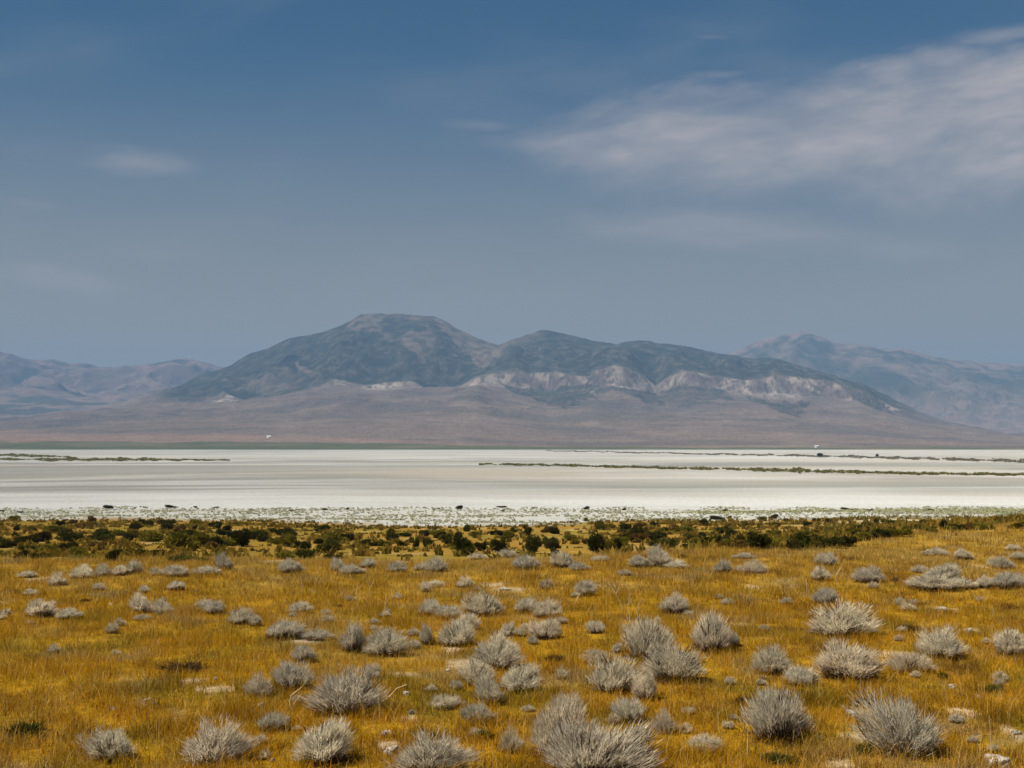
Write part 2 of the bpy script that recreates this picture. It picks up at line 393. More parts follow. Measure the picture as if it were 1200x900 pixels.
def colour2(X, Y, PX, R):
    n1 = fbm(X / 600, Y / 800, 44, 5); n2 = fbm(X / 130, Y / 170, 45, 4)
    c = mix((0.22, 0.16, 0.125), (0.16, 0.13, 0.105), ss(-0.3, 0.4, n2))
    h = ss(8, 60, R - S2(PX)) 
    w = np.clip(0.62 + 0.7 * n1 + 0.3 * n2, 0, 0.92) * ss(2, 12, R - S2(PX) + 6 * n2) * (1 - ss(462, 486, R + 8 * n1))
    return mix(c, (0.045, 0.058, 0.036), w) * np.random.RandomState(8).uniform(0.8, 1.2, X.shape)[..., None]
fan('mountain_ridge', 640, 1540, 560, YS2, ctrl2, colour2, amp_far(81), 2, 'farther blue grey mountain ridge fading into haze behind the broad mountain')

S3 = curve([(-350, 430), (-200, 402), (-100, 415), (-30, 404), (0, 413), (12, 416), (25, 420), (45, 421), (62, 419.5), (80, 425), (100, 426.5), (118, 431), (140, 433), (165, 432), (185, 425), (205, 421.5), (225, 421), (245, 426), (275, 437), (330, 456), (420, 490)])
M3 = curve([(-350, 455), (-100, 452), (0, 458), (60, 462), (130, 466), (200, 462), (260, 470), (420, 500)])
A3 = curve([(-350, 482), (0, 478), (80, 476), (160, 480), (260, 488), (420, 508)])
def ctrl3(px):
    o = np.ones(len(px)); s, m, a = S3(px), M3(px), A3(px)
    yr = 12400 + 300 * perlin(px / 110.0, px * 0 + 4.3, 25)
    D = np.stack([7300 * o, 8000 * o, 8900 * o, 9900 * o, 10400 * o, yr, yr + 900, 15600 * o])
    P = np.stack([526 * o, 512 * o, a, m, m - 1, s, s + 12, 519 * o])
    return D, P
def colour3(X, Y, PX, R):
    n1 = fbm(X / 700, Y / 600, 46, 5); n2 = fbm(X / 150, Y / 190, 47, 4)
    c = mix((0.24, 0.165, 0.135), (0.175, 0.135, 0.115), ss(-0.4, 0.5, n2))
    w = 0.75 * ss(0.15, 0.6, n1 + 0.3 * n2) * (1 - ss(488, 500, R))
    w = np.maximum(w, 0.75 * in_poly(PX + 6 * n2, R + 2 * n2, [(-300, 478), (0, 480), (50, 478), (85, 481), (40, 486), (-300, 488)]))
    w = np.maximum(w, 0.7 * in_poly(PX + 6 * n2, R + 2 * n2, [(35, 469), (75, 468), (105, 473), (60, 475)]))
    return mix(c, (0.045, 0.060, 0.045), w)
fan('distant_hills', -320, 400, 420, np.concatenate([np.linspace(7300, 12900, 180)[:-1], np.linspace(12900, 15500, 16)]), ctrl3, colour3, amp_far(91), 3, 'low mauve hills fading into haze beyond the salt flat')

# ---------------------------------------------------------------- plant meshes
def unit(v): return v / np.maximum(np.linalg.norm(v, axis=-1, keepdims=True), 1e-9)

def spikes(P, D, Lw, W, rng, bend=0.0):
    """pointed slivers: base P, direction D, length Lw, width W"""
    n = len(P)
    side = unit(np.cross(D, unit(rng.normal(size=(n, 3)))))
    a = P - side * (W[:, None] / 2); b = P + side * (W[:, None] / 2)
    m = P + D * Lw[:, None] * 0.55
    m1, m2 = m - side * (W[:, None] * 0.42), m + side * (W[:, None] * 0.42)
    tip = P + D * Lw[:, None] + bend * Lw[:, None] * np.array([[0, 0, -1.0]])
    V = np.stack([a, b, m2, m1, tip], 1).reshape(-1, 3)
    k = np.arange(n)[:, None] * 5
    q = k + np.array([[0, 1, 2, 3]]); t = k + np.array([[3, 2, 4]])
    return V, q, t

def tubes(paths, radii, sides=5):
    V, Q = [], []; base = 0
    for pts, r in zip(paths, radii):
        pts = np.asarray(pts, float); n = len(pts)
        d = np.gradient(pts, axis=0); d = unit(d)
        s = unit(np.cross(d, np.array([0.31, 0.22, 0.93]))); t = np.cross(d, s)
        a = np.arange(sides) / sides * 2 * np.pi
        ring = pts[:, None] + (s[:, None] * np.cos(a)[None, :, None] + t[:, None] * np.sin(a)[None, :, None]) * np.asarray(r)[:, None, None]
        V.append(ring.reshape(-1, 3))
        i = np.arange(n - 1)[:, None] * sides; j = np.arange(sides)[None]; jn = (j + 1) % sides
        Q.append((base + np.stack([i + j, i + jn, i + sides + jn, i + sides + j], -1)).reshape(-1, 4))
        base += n * sides
    return np.vstack(V), np.vstack(Q)

def dome_dirs(n, rng, low):
    z = rng.uniform(low, 1, n) ; az = rng.uniform(0, 2 * np.pi, n)
    r = np.sqrt(np.clip(1 - z * z, 0, 1))
    return np.stack([r * np.cos(az), r * np.sin(az), z], -1)

def sage_meshes(seed, n=7000, upright=0.8, low=0.18, lumpy=0.25, sparse=0.0, green=0.3, wide=0.0075, bare=0.0):
    """two meshes one unit wide and one unit tall: woody branches and silver foliage"""
    rng = np.random.default_rng(seed); green = green + rng.uniform(-0.3, 0.4); warm = rng.uniform(0.9, 1.0)
    ns = 22
    heads = dome_dirs(ns, rng, max(low, 0.12))
    lump_d = dome_dirs(9, rng, 0.1); lump_a = rng.uniform(-lumpy, lumpy, 9)
    def radius(d):
        k = np.exp(-((d[:, None, :] - lump_d[None]) ** 2).sum(-1) / 0.18)
        return 1 + (k * lump_a).sum(-1) + 0.06 * rng.normal(size=len(d))
    # --- branches
    paths, radii = [], []
    for h in heads:
        R = radius(h[None])[0] * rng.uniform(0.7, 0.95)
        tip = h * np.array([0.5, 0.5, 0.95]) * R
        b = np.array([rng.normal() * 0.015, rng.normal() * 0.015, -0.04])
        mid = b * 0.55 + tip * 0.45 + np.array([0, 0, -0.05]) + rng.normal(size=3) * 0.03
        mid2 = tip * 0.75 + b * 0.25 + rng.normal(size=3) * 0.03
        paths.append([b, mid, mid2, tip]); radii.append([0.020, 0.013, 0.009, 0.003])
        for q in range(2):
            t2 = tip + rng.normal(size=3) * 0.10
            paths.append([mid, (mid + t2) / 2 + rng.normal(size=3) * 0.02, t2]); radii.append([0.010, 0.007, 0.002])
    Vb, Qb = tubes(paths, radii, 4)
    nd = int(n * 0.30)
    D = dome_dirs(nd, rng, 0.0); D[nd // 2:, 2] *= 0.35; D = unit(D)
    rr = rng.uniform(0.1, 0.72, nd); rr[nd // 2:] = rng.uniform(0.3, 0.88, nd - nd // 2); rr *= radius(D)
    P = D * np.array([0.5, 0.5, 0.9]) * rr[:, None]
    dd = unit(D * np.array([1, 1, 0.7]) + np.array([0, 0, 0.5]) + rng.normal(size=(nd, 3)) * 0.5)
    Vt, Qt, Tt = spikes(P, dd, rng.uniform(0.06, 0.16, nd), rng.uniform(0.004, 0.009, nd), rng)
    o = len(Vb)
    wood = np.vstack([np.tile(mix((0.105, 0.075, 0.050), (0.40, 0.31, 0.20), np.array(bare)), (len(Vb), 1)), np.repeat(mix(mix((0.055, 0.024, 0.010), (0.13, 0.070, 0.034), rng.random(nd)), (0.42, 0.33, 0.22), bare * (rng.random(nd) < 0.45)), 5, 0)])
    V2 = np.vstack([Vb, Vt]); F2 = [Qb, Qt + o, Tt + o]
    # --- foliage: slivers gathered in tufts on the dome
    nt = 95
    tuft = dome_dirs(nt, rng, low); t2 = dome_dirs(nt, rng, low - 0.3); sec = np.cos(np.arctan2(tuft[:, 1], tuft[:, 0]) - rng.uniform(0, 6.28)) > 0.2
    tuft = np.where((sec & (rng.random(nt) < 0.6))[:, None], t2, tuft); tr = radius(tuft) * rng.uniform(0.70, 1.0, nt)
    keep = rng.random(nt) > sparse
    tuft, tr = tuft[keep], tr[keep]; nt = len(tuft)
    k = rng.integers(0, nt, n)
    d0 = unit(tuft[k] + rng.normal(size=(n, 3)) * 0.10)
    rad = tr[k] * rng.uniform(0.55, 0.98, n)
    P = d0 * np.array([0.5, 0.5, 0.88]) * rad[:, None]
    P[:, 2] = np.maximum(P[:, 2], 0.15 + 0.22 * rng.random(n))
    D = unit(d0 * np.array([0.8, 0.8, 0.5]) + np.array([0, 0, upright]) + rng.normal(size=(n, 3)) * 0.28)
    Lw = np.where(rng.random(n) < 0.1, rng.uniform(0.16, 0.26, n), rng.uniform(0.07, 0.17, n)); W = rng.uniform(0.6, 1.3, n) * wide
    Vf, Qf, Tf = spikes(P, D, Lw, W, rng)
    c = mix((0.93, 0.85, 0.68), (0.76, 0.70, 0.51), np.clip(rng.random(n) * (0.5 + green), 0, 1))
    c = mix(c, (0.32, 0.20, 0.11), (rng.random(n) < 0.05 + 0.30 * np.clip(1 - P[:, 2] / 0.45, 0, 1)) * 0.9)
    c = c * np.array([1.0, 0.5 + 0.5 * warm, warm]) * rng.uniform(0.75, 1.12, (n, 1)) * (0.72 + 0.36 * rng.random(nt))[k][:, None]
    lean, squash = rng.uniform(-0.14, 0.14, 2), rng.uniform(0.85, 1.1)
    for A in (V2, Vf):
        A[:, 0] += lean[0] * A[:, 2]; A[:, 1] = A[:, 1] * squash + lean[1] * A[:, 2]
    return (V2, F2, wood), (Vf, [Qf, Tf], np.repeat(c, 5, 0))

def bush_root(name, foliage_me, branch_me):
    r = empty(name)
    a = bpy.data.objects.new('foliage', foliage_me); COL.objects.link(a); a.parent = r
    b = bpy.data.objects.new('branches', branch_me); COL.objects.link(b); b.parent = r
    return r

def copy_tree(o):
    c = o.copy(); COL.objects.link(c)
    for ch in list(o.children):
        d = ch.copy(); COL.objects.link(d); d.parent = c
    return c

# ---------------------------------------------------------------- sagebrush: (column, base row, width, height in photo pixels, habit, label, group)
G1 = 'sagebrush along the far edge of the golden field'
G2 = 'sagebrush on the rising grassy shoulder'
L1 = 'small hazy grey sagebrush in the thin row where the golden field meets the dark shrubs'
L2 = 'faint grey sagebrush scattered high on the rising golden shoulder under the dark shrubs'
SAGE = [
 (262, 669, 20, 19, 'u', 'upright round grey sagebrush closing the far row beside the small dark shrub', G1),
 (240, 674, 30, 11, 'p', L1, G1), (205, 677, 30, 15, 'd', L1, G1), (182, 675, 16, 10, 'p', L1, G1), (155, 673, 22, 15, 'd', L1, G1), (138, 675, 18, 12, 'd', L1, G1),
 (120, 676, 16, 13, 'd', L1, G1), (92, 679, 28, 14, 'd', L1, G1), (66, 687, 22, 17, 's', L1, G1), (30, 677, 20, 8, 'p', L1, G1),
 (203, 692, 22, 13, 'd', 'small brownish sagebrush just below the far grey row', None),
 (35, 698, 18, 9, 'p', 'tiny pale sagebrush alone in gold grass above a low grey pair', None),
 (43, 724, 34, 22, 'd', 'taller bush of the low grey pair in golden grass', None), (78, 726, 30, 14, 'p', 'lower spreading bush of the low grey pair in golden grass', None),
 (163, 719, 30, 22, 'd', 'broad grey sagebrush with dark skirt beside a narrower one, golden grass around', None), (190, 722, 24, 20, 'u', 'narrow upright sagebrush touching a broad dark skirted one', None), (168, 727, 18, 8, 'p', 'very low pale tuft of sage at the feet of two grey bushes', None),
 (248, 720, 34, 20, 'd', 'pale rounded sagebrush heading a short row of three', None), (280, 732, 30, 19, 'd', 'middle bush of a short row of three grey sagebrushes', None), (298, 734, 16, 14, 'u', 'smallest, end bush of a short row of three grey sagebrushes', None),
 (130, 743, 15, 13, 'u', 'tiny lone sagebrush on open golden grass', None),
 (340, 672, 30, 15, 'd', L1, G1), (395, 670, 20, 16, 'd', L1, G1), (412, 673, 26, 12, 'p', L1, G1), (430, 666, 18, 13, 'd', L1, G1), (463, 671, 22, 12, 'd', L1, G1), (492, 669, 16, 10, 'p', L1, G1),
 (511, 671, 24, 17, 'd', 'silvery rimmed round sagebrush with a dark hollow, edge of the golden field', None),
 (543, 689, 24, 15, 's', 'thin twiggy sagebrush between a low pale clump and the bare soil streak', None), (505, 689, 32, 10, 'p', 'low pale clump of sage below the silvery rimmed bush', None),
 (349, 719, 32, 15, 'd', 'low grey sagebrush alone above the pale dome and its brown neighbour', None),
 (330, 750, 42, 27, 'd', 'pale domed sagebrush with brown base next to a dark brownish low bush', None), (373, 751, 40, 15, 'b', 'flat brownish sagebrush with dark base between two pale domes', None),
 (413, 765, 36, 34, 'u', 'bright pale upright sagebrush leaning on a wider grey bush', None), (450, 770, 48, 30, 'd', 'wide grey sagebrush behind the bright pale upright one', None),
 (499, 756, 18, 25, 'u', 'slender upright sagebrush standing alone in gold grass', None), (483, 746, 16, 11, 'p', 'small pale sage tuft behind the slender upright bush', None),
 (502, 723, 32, 25, 'u', 'spiky silver sagebrush joined to a rounder bush by the bare soil streak', None), (526, 727, 30, 22, 'd', 'rounder half of the joined pair below the bare soil streak', None),
 (567, 723, 46, 28, 'd', 'bright silver sagebrush with dark centre just below the bare soil streak', None),
 (548, 740, 36, 22, 'd', 'grey sagebrush between the silver dark centred bush and a dark hollow one', None),
 (535, 758, 42, 28, 'd', 'grey sagebrush over a very dark hollow with pale soil at its foot', None),
 (580, 786, 66, 38, 'd', 'broad dense grey sagebrush with dark shadowed end in mid field', None),
 (596, 746, 20, 17, 'd', 'small grey sagebrush above the broad dense one', None), (355, 777, 32, 22, 'd', 'small round sagebrush above the bush with bent straw stems', None),
 (618, 669, 32, 20, 'd', L1, G1), (660, 666, 24, 18, 'd', L1, G1), (680, 669, 22, 11, 'p', L1, G1), (702, 658, 20, 8, 'p', L1, G1), (752, 666, 28, 13, 'd', L1, G1),
 (775, 665, 30, 22, 'u', L1, G1), (792, 667, 24, 11, 'p', L1, G1), (733, 675, 16, 9, 'd', 'tiny rounded sagebrush on its own below the hazy clump of three', None),
 (849, 672, 24, 15, 'd', L1, G1), (885, 673, 32, 16, 's', L1, G1), (872, 655, 22, 7, 'p', L1, G1), (560, 656, 20, 9, 'p', L1, G1), (597, 654, 22, 10, 's', L1, G1),
 (688, 699, 26, 21, 'd', 'single rounded grey sagebrush above the forked straw stems', None),
 (617, 719, 28, 23, 'd', 'grey sagebrush overlapping a second beside the bare soil streak', None), (641, 725, 32, 22, 'd', 'lower bush of the overlapping grey pair beside the bare soil streak', None),
 (640, 750, 40, 25, 'd', 'twiggy grey sagebrush with reddish base under the overlapping pair', None), (698, 743, 22, 19, 'u', 'small upright grey sagebrush beside open golden grass in mid field', None),
 (793, 720, 38, 23, 'd', 'flat topped grey sagebrush with brown base beside the tall straw stems', None),
 (836, 766, 58, 48, 'u', 'tall pale sagebrush with a black hollow on its shaded side', None), (861, 758, 20, 18, 'u', 'small pale sagebrush tucked against the black hollowed tall one', None),
 (758, 776, 62, 54, 'u', 'tall spiky silver sagebrush at the foot of the straw stems', None),
 (795, 802, 72, 44, 'd', 'wide pale dome of sagebrush with rust brown twigs beneath', None),
 (720, 814, 58, 40, 'u', 'spiky pale sagebrush with dark base beside the wide rust based dome', None), (757, 822, 28, 34, 'u', 'narrow upright sage between the spiky bush and the wide dome', None),
 (700, 779, 32, 20, 's', 'thin greenish grey sagebrush behind the spiky pale bush', None),
 (610, 813, 56, 34, 'd', 'rounded pale grey sagebrush with even domed top in centre field', None), (658, 797, 16, 14, 's', 'little bare twiggy tuft beside the even domed bush', None),
 (340, 810, 50, 42, 'd', 'pale brushy sagebrush with two bent straw stems before it', None), (302, 817, 36, 28, 's', 'thin shaded sagebrush behind the bush with bent straw stems', None),
 (406, 840, 86, 56, 'd', 'large grey domed sagebrush with a dark cave and an arched bare branch', None), (437, 797, 28, 22, 's', 'thin grey sagebrush just above the large dome with the arched branch', None),
 (316, 859, 34, 28, 'u', 'small pale upright sagebrush above the bottom edge pair', None),
 (375, 899, 78, 54, 'd', 'pale twiggy sagebrush at the bottom edge beneath the arched branch dome', None),
 (556, 806, 44, 34, 'd', 'grey sagebrush in the middle of three overlapping bushes', None), (574, 828, 34, 36, 'u', 'whitish upright sagebrush below the broad dense grey one', None),
 (520, 832, 36, 20, 's', 'low sparse sagebrush beside the whitish upright one', None), (560, 851, 36, 32, 'u', 'bright silver spiky sagebrush with green grass at its foot', None),
 (500, 918, 96, 52, 's', 'wide bare twigged silver sagebrush cut by the bottom edge, pale stone beside it', None), (598, 884, 26, 32, 's', 'slim whitish twig tuft between the bottom edge sagebrushes', None),
 (655, 892, 84, 78, 's', 'tall open sagebrush with curving pale twigs behind the biggest silver one', None), (668, 845, 44, 36, 's', 'airy pinkish grey sagebrush behind the tall open one', None),
 (738, 848, 36, 36, 'u', 'fan shaped pale sagebrush above the biggest silver one', None), (778, 862, 28, 34, 's', 'few twigged pale sagebrush with dark base beside the fan shaped one', None),
 (698, 922, 128, 72, 'u', 'biggest bright silver sagebrush, cut by the bottom edge', None),
 (825, 882, 38, 24, 'p', 'low whitish fan of sage leaves near straw stems at the bottom', None), (802, 860, 24, 12, 'b', 'low grey brown sage tuft with dark foot', None),
 (128, 895, 58, 42, 's', 'brownish bare twigged sagebrush at the bottom edge in gold grass', None), (243, 902, 86, 58, 's', 'big bone grey twiggy sagebrush at the bottom edge with a taller side sprig', None),
 (970, 664, 24, 19, 'd', L2, G2), (963, 681, 22, 15, 'd', L2, G2), (1022, 684, 32, 19, 'd', L2, G2), (1130, 691, 32, 14, 'p', L2, G2), (1155, 690, 22, 13, 'd', L2, G2),
 (1108, 682, 42, 20, 'd', 'upper bush of a broad grey heap of sagebrush on the golden shoulder', G2), (1100, 693, 56, 18, 'd', 'lower wide bush of a broad grey heap of sagebrush on the golden shoulder', G2),
 (1183, 691, 40, 22, 'd', 'dark footed sagebrush beside the broad grey heap on the golden shoulder', G2), (1177, 668, 30, 14, 'd', L2, G2), (1195, 656, 18, 9, 'p', L2, G2), (1097, 652, 26, 10, 'p', L2, G2), (1132, 656, 22, 11, 'd', L2, G2), (1080, 672, 18, 10, 'p', L2, G2), (1190, 646, 16, 8, 'd', L2, G2),
 (968, 709, 34, 25, 'd', 'squarish grey sagebrush just above the long domed one', None),
 (990, 748, 76, 40, 'd', 'long smooth domed grey sagebrush with a black shadow under its edge', None),
 (998, 799, 76, 48, 'd', 'wide greenish grey sagebrush below the long domed one', None),
 (908, 792, 42, 32, 'd', 'rounded brown tinged sagebrush in deep gold grass', None), (944, 806, 46, 30, 'u', 'pale spiky sagebrush before the wide greenish one', None),
 (1108, 774, 56, 38, 'd', 'smoky grey round sagebrush on the slope with a thin stalk beside it', None), (1187, 770, 46, 34, 'd', 'grey sagebrush cut by the picture edge level with the smoky round one', None), (1072, 790, 54, 28, 's', 'faint low sagebrush between the wide greenish bush and smoky round one', None),
 (917, 874, 86, 70, 'u', 'big pale bristling sagebrush with a black base near the bottom', None),
 (1066, 892, 104, 78, 's', 'largest open twiggy sagebrush with grey crown in the bottom corner', None),
]
HABIT = {'d': dict(upright=0.8, low=0.32, lumpy=0.35), 'u': dict(upright=1.1, low=0.38, lumpy=0.5), 's': dict(upright=0.9, low=0.26, lumpy=0.55, sparse=0.42, n=4200, wide=0.0065, bare=1.0),
         'p': dict(upright=0.6, low=0.1, lumpy=0.3, n=5200, wide=0.008), 'b': dict(upright=0.6, low=0.2, lumpy=0.3, n=3000, green=0.1)}
random.seed(4)
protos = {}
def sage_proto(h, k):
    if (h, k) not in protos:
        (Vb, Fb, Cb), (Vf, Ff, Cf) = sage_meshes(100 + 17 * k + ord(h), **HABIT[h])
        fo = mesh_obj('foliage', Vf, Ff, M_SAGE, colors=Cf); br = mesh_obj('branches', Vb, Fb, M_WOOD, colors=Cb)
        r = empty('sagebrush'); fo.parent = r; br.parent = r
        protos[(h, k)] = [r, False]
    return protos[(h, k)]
SAGE_SPOTS = []
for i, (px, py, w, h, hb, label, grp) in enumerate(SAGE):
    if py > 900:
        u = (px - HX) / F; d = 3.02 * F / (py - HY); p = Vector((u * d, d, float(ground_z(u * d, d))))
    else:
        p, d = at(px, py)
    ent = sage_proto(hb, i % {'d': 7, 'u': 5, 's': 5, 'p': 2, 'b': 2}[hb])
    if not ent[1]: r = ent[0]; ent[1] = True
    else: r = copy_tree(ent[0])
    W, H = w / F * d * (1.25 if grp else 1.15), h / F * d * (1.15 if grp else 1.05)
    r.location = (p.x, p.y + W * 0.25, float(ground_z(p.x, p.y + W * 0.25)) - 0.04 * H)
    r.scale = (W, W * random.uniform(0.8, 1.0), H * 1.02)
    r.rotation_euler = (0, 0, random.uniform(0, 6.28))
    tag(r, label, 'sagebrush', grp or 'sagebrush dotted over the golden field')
    SAGE_SPOTS.append((p.x, p.y + W * 0.25, W / 2))

rs = np.random.RandomState(12); made = 0
while made < 100:                                     # small faint tufts between the bushes
    px, py = rs.uniform(0, 1200), 690 + 200 * rs.rand() ** 1.3
    if px < 320 and 735 < py < 860 and rs.rand() < 0.85: continue
    p, d = at(px, py)
    if any((p.x - a) ** 2 + (p.y - b) ** 2 < (c * 0.9) ** 2 for a, b, c in SAGE_SPOTS): continue
    hb = 'sspu'[made % 4]; r = copy_tree(sage_proto(hb, made % {'u': 5, 's': 5, 'p': 2}[hb])[0])
    wd = rs.uniform(9, 20) / F * d
    r.location = p; r.scale = (wd, wd, wd * rs.uniform(0.5, 0.8)); r.rotation_euler = (0, 0, rs.uniform(0, 6.28))
    tag(r, 'small faint sage tuft half hidden in the golden grass between bigger bushes', 'sagebrush', 'small faint sage tufts'); made += 1

# ---------------------------------------------------------------- dark shrubs of the belt below the field
def leafy_mesh(seed, palette, n=1500, lobes=4, leaf=0.055):
    rng = np.random.default_rng(seed)
    c = np.stack([rng.uniform(-0.38, 0.38, lobes), rng.uniform(-0.3, 0.3, lobes), rng.uniform(0.15, 0.6, lobes)], -1)
    s = rng.uniform(0.14, 0.30, lobes)
    k = rng.integers(0, lobes, n)
    D = unit(rng.normal(size=(n, 3))); 
    P = c[k] + D * (s[k] * rng.uniform(0.45, 1.0, n) ** 0.6)[:, None]
    P[:, 2] = np.where(P[:, 2] < 0.02, rng.uniform(0.02, 0.3, n), P[:, 2])
    dd = unit(D * 0.6 + np.array([0, 0, 0.7]) + rng.normal(size=(n, 3)) * 0.35)
    V, Q, T = spikes(P, dd, rng.uniform(0.10, 0.28, n), rng.uniform(0.5, 1.1, n) * leaf, rng)
    col = mix(palette[0], palette[1], rng.random(n)) * rng.uniform(0.7, 1.25, (n, 1)) * (0.75 + 0.5 * rng.random(lobes))[k][:, None]
    paths, rad = [], []
    for j in range(lobes * 2):
        t = c[j % lobes] + rng.normal(size=3) * 0.1
        paths.append([[0.03 * rng.normal(), 0.03 * rng.normal(), -0.05], t * 0.5 + rng.normal(size=3) * 0.03, t]); rad.append([0.025, 0.016, 0.006])
    Vt, Qt = tubes(paths, rad, 4)
    o = len(V)
    return np.vstack([V, Vt]), [Q, T, Qt + o], np.vstack([np.repeat(col, 5, 0), np.tile((0.07, 0.05, 0.035), (len(Vt), 1))])

PAL = {'dark': ((0.040, 0.042, 0.009), (0.105, 0.095, 0.016)), 'olive': ((0.15, 0.13, 0.014), (0.26, 0.21, 0.026)), 'rust': ((0.15, 0.085, 0.02), (0.24, 0.15, 0.035))}
leaf_protos = {}
def leafy(pal, k):
    if (pal, k) not in leaf_protos:
        V, Fc, C = leafy_mesh(300 + 31 * k + len(pal), PAL[pal], lobes=5 + k % 4)
        leaf_protos[(pal, k)] = [mesh_obj('desert_shrub', V, Fc, M_LEAF, colors=C), False]
    e = leaf_protos[(pal, k)]
    if not e[1]: e[1] = True; return e[0]
    c = e[0].copy(); COL.objects.link(c); return c

GB = 'shrubs of the dark belt between the golden field and the salt'
LB = {'dark': 'dark green rounded shrub in the belt between golden field and white salt', 'olive': 'olive green feathery shrub in the belt between golden field and white salt', 'rust': 'reddish brown low shrub in the belt between golden field and white salt'}
BIG = [(6, 642, 18, 12, 'dark', 0), (15, 641, 12, 10, 'dark', 0), (32, 638, 20, 12, 'dark', 0), (47, 635, 14, 13, 'dark', 0), (82, 635, 20, 14, 'dark', 0),
 (77, 647, 15, 15, 'dark', 'squat very dark green shrub in the belt above open olive grass'), (22, 657, 12, 13, 'dark', 0), (44, 658, 14, 11, 'dark', 0), (30, 647, 20, 10, 'dark', 0), (54, 648, 14, 11, 'olive', 0), (102, 657, 24, 13, 'olive', 0), (128, 658, 18, 15, 'dark', 'rusty green shrub standing apart on the near side of the belt'),
 (152, 652, 28, 10, 'dark', 'long flat dark shrub lying like a log on the near side of the belt'), (180, 653, 15, 10, 'dark', 0), (210, 646, 24, 24, 'olive', 'tall olive green shrub with black base, biggest on its side of the belt'), (211, 660, 34, 11, 'dark', 'low wide shrub nearest the hazy grey sage row'),
 (115, 633, 22, 13, 'dark', 0), (150, 634, 12, 9, 'dark', 0), (176, 635, 22, 13, 'olive', 0), (233, 641, 22, 19, 'olive', 0), (108, 618, 12, 7, 'rust', 0), (165, 614, 12, 7, 'dark', 0), (195, 621, 11, 8, 'dark', 0), (93, 619, 9, 8, 'rust', 0), (62, 625, 14, 9, 'olive', 0), (140, 628, 14, 9, 'olive', 0),
 (252, 642, 20, 13, 'dark', 0), (283, 641, 15, 19, 'dark', 'narrow upright near black shrub with a pointed top in the belt'), (268, 640, 14, 9, 'olive', 0), (307, 635, 11, 13, 'dark', 0), (320, 624, 9, 8, 'dark', 0), (336, 656, 22, 10, 'olive', 0), (357, 656, 15, 11, 'dark', 0), (354, 645, 13, 13, 'dark', 0), (380, 648, 22, 17, 'dark', 0), (392, 657, 20, 12, 'dark', 0),
 (338, 641, 16, 15, 'olive', 0), (406, 635, 12, 10, 'dark', 0), (428, 641, 10, 10, 'dark', 0), (460, 634, 11, 13, 'dark', 0), (473, 629, 13, 7, 'dark', 0), (472, 640, 8, 7, 'dark', 0), (382, 623, 8, 7, 'dark', 0), (258, 657, 12, 11, 'olive', 0), (390, 636, 18, 12, 'olive', 0), (300, 627, 16, 9, 'olive', 0),
 (488, 641, 9, 11, 'dark', 0), (497, 629, 9, 8, 'dark', 0), (502, 643, 11, 14, 'dark', 0), (526, 638, 9, 9, 'dark', 0), (537, 634, 12, 15, 'dark', 0), (547, 651, 30, 26, 'dark', 'largest dark shrub, wide and near black, standing at the golden field edge'), (563, 646, 11, 13, 'dark', 0), (582, 647, 15, 21, 'dark', 'narrow dark shrub beside the largest near black one'), (592, 647, 9, 10, 'olive', 0),
 (578, 627, 9, 9, 'dark', 0), (617, 628, 11, 11, 'dark', 0), (625, 649, 14, 25, 'dark', 'tall thin dark shrub rising beside a gap of bare gold ground'), (646, 643, 15, 15, 'dark', 0), (651, 650, 9, 9, 'dark', 0), (650, 626, 14, 12, 'dark', 0), (670, 634, 11, 9, 'olive', 0), (700, 649, 20, 22, 'dark', 'bulky dark shrub where the belt starts to thicken'), (714, 646, 14, 14, 'olive', 0),
 (547, 623, 9, 8, 'dark', 0), (690, 638, 14, 10, 'rust', 0), (743, 634, 20, 15, 'dark', 0), (766, 634, 13, 12, 'dark', 0), (778, 642, 26, 11, 'dark', 0), (812, 643, 20, 10, 'dark', 0), (836, 641, 26, 17, 'dark', 0), (866, 642, 20, 15, 'dark', 0), (890, 645, 22, 21, 'dark', 0), (908, 645, 18, 16, 'olive', 0), (935, 646, 24, 19, 'dark', 0), (951, 645, 18, 17, 'olive', 0), (724, 645, 12, 14, 'dark', 0),
 (972, 643, 26, 15, 'dark', 0), (992, 641, 16, 15, 'dark', 0), (1011, 634, 20, 12, 'olive', 0), (1038, 630, 24, 13, 'dark', 0), (1056, 629, 18, 10, 'olive', 0), (1028, 614, 7, 6, 'dark', 0), (992, 617, 7, 4, 'dark', 0), (1022, 619, 9, 5, 'dark', 0), (1090, 624, 9, 9, 'dark', 0), (1106, 621, 13, 13, 'dark', 'round dark shrub poking over the end of the golden shoulder'), (1126, 622, 11, 8, 'dark', 0), (1155, 621, 17, 9, 'olive', 0), (1192, 620, 12, 8, 'olive', 0), (1050, 616, 14, 8, 'dark', 0), (1076, 621, 14, 8, 'olive', 0)]
def put_shrub(px, py, w, h, pal, label, i):
    p, d = at(px, py)
    o = leafy(pal, i % 5)
    W, H = w / F * d * random.uniform(1.1, 1.5), h / F * d * random.uniform(1.0, 1.25)
    if 470 < px < 690: W *= 0.85; H *= 0.95
    o.location = (p.x, p.y + 0.3 * W, float(ground_z(p.x, p.y + 0.3 * W)) - 0.02); o.rotation_euler = (0, 0, random.uniform(0, 6.28)); o.scale = (W * 1.05, W * random.uniform(0.8, 1.1), H)
    tag(o, label or LB[pal], 'shrub', GB)
for i, (px, py, w, h, pal, label) in enumerate(BIG): put_shrub(px, py, w, h, pal, label, i)
rng = np.random.default_rng(9)
crest = lambda px: np.interp(px, [0, 480, 700, 900, 1050, 1200], [655, 650, 648, 644, 632, 619])
top = lambda px: np.interp(px, [0, 480, 600, 700, 900, 1200], [608, 617, 618, 609, 607, 612])
made, tries = 0, 0
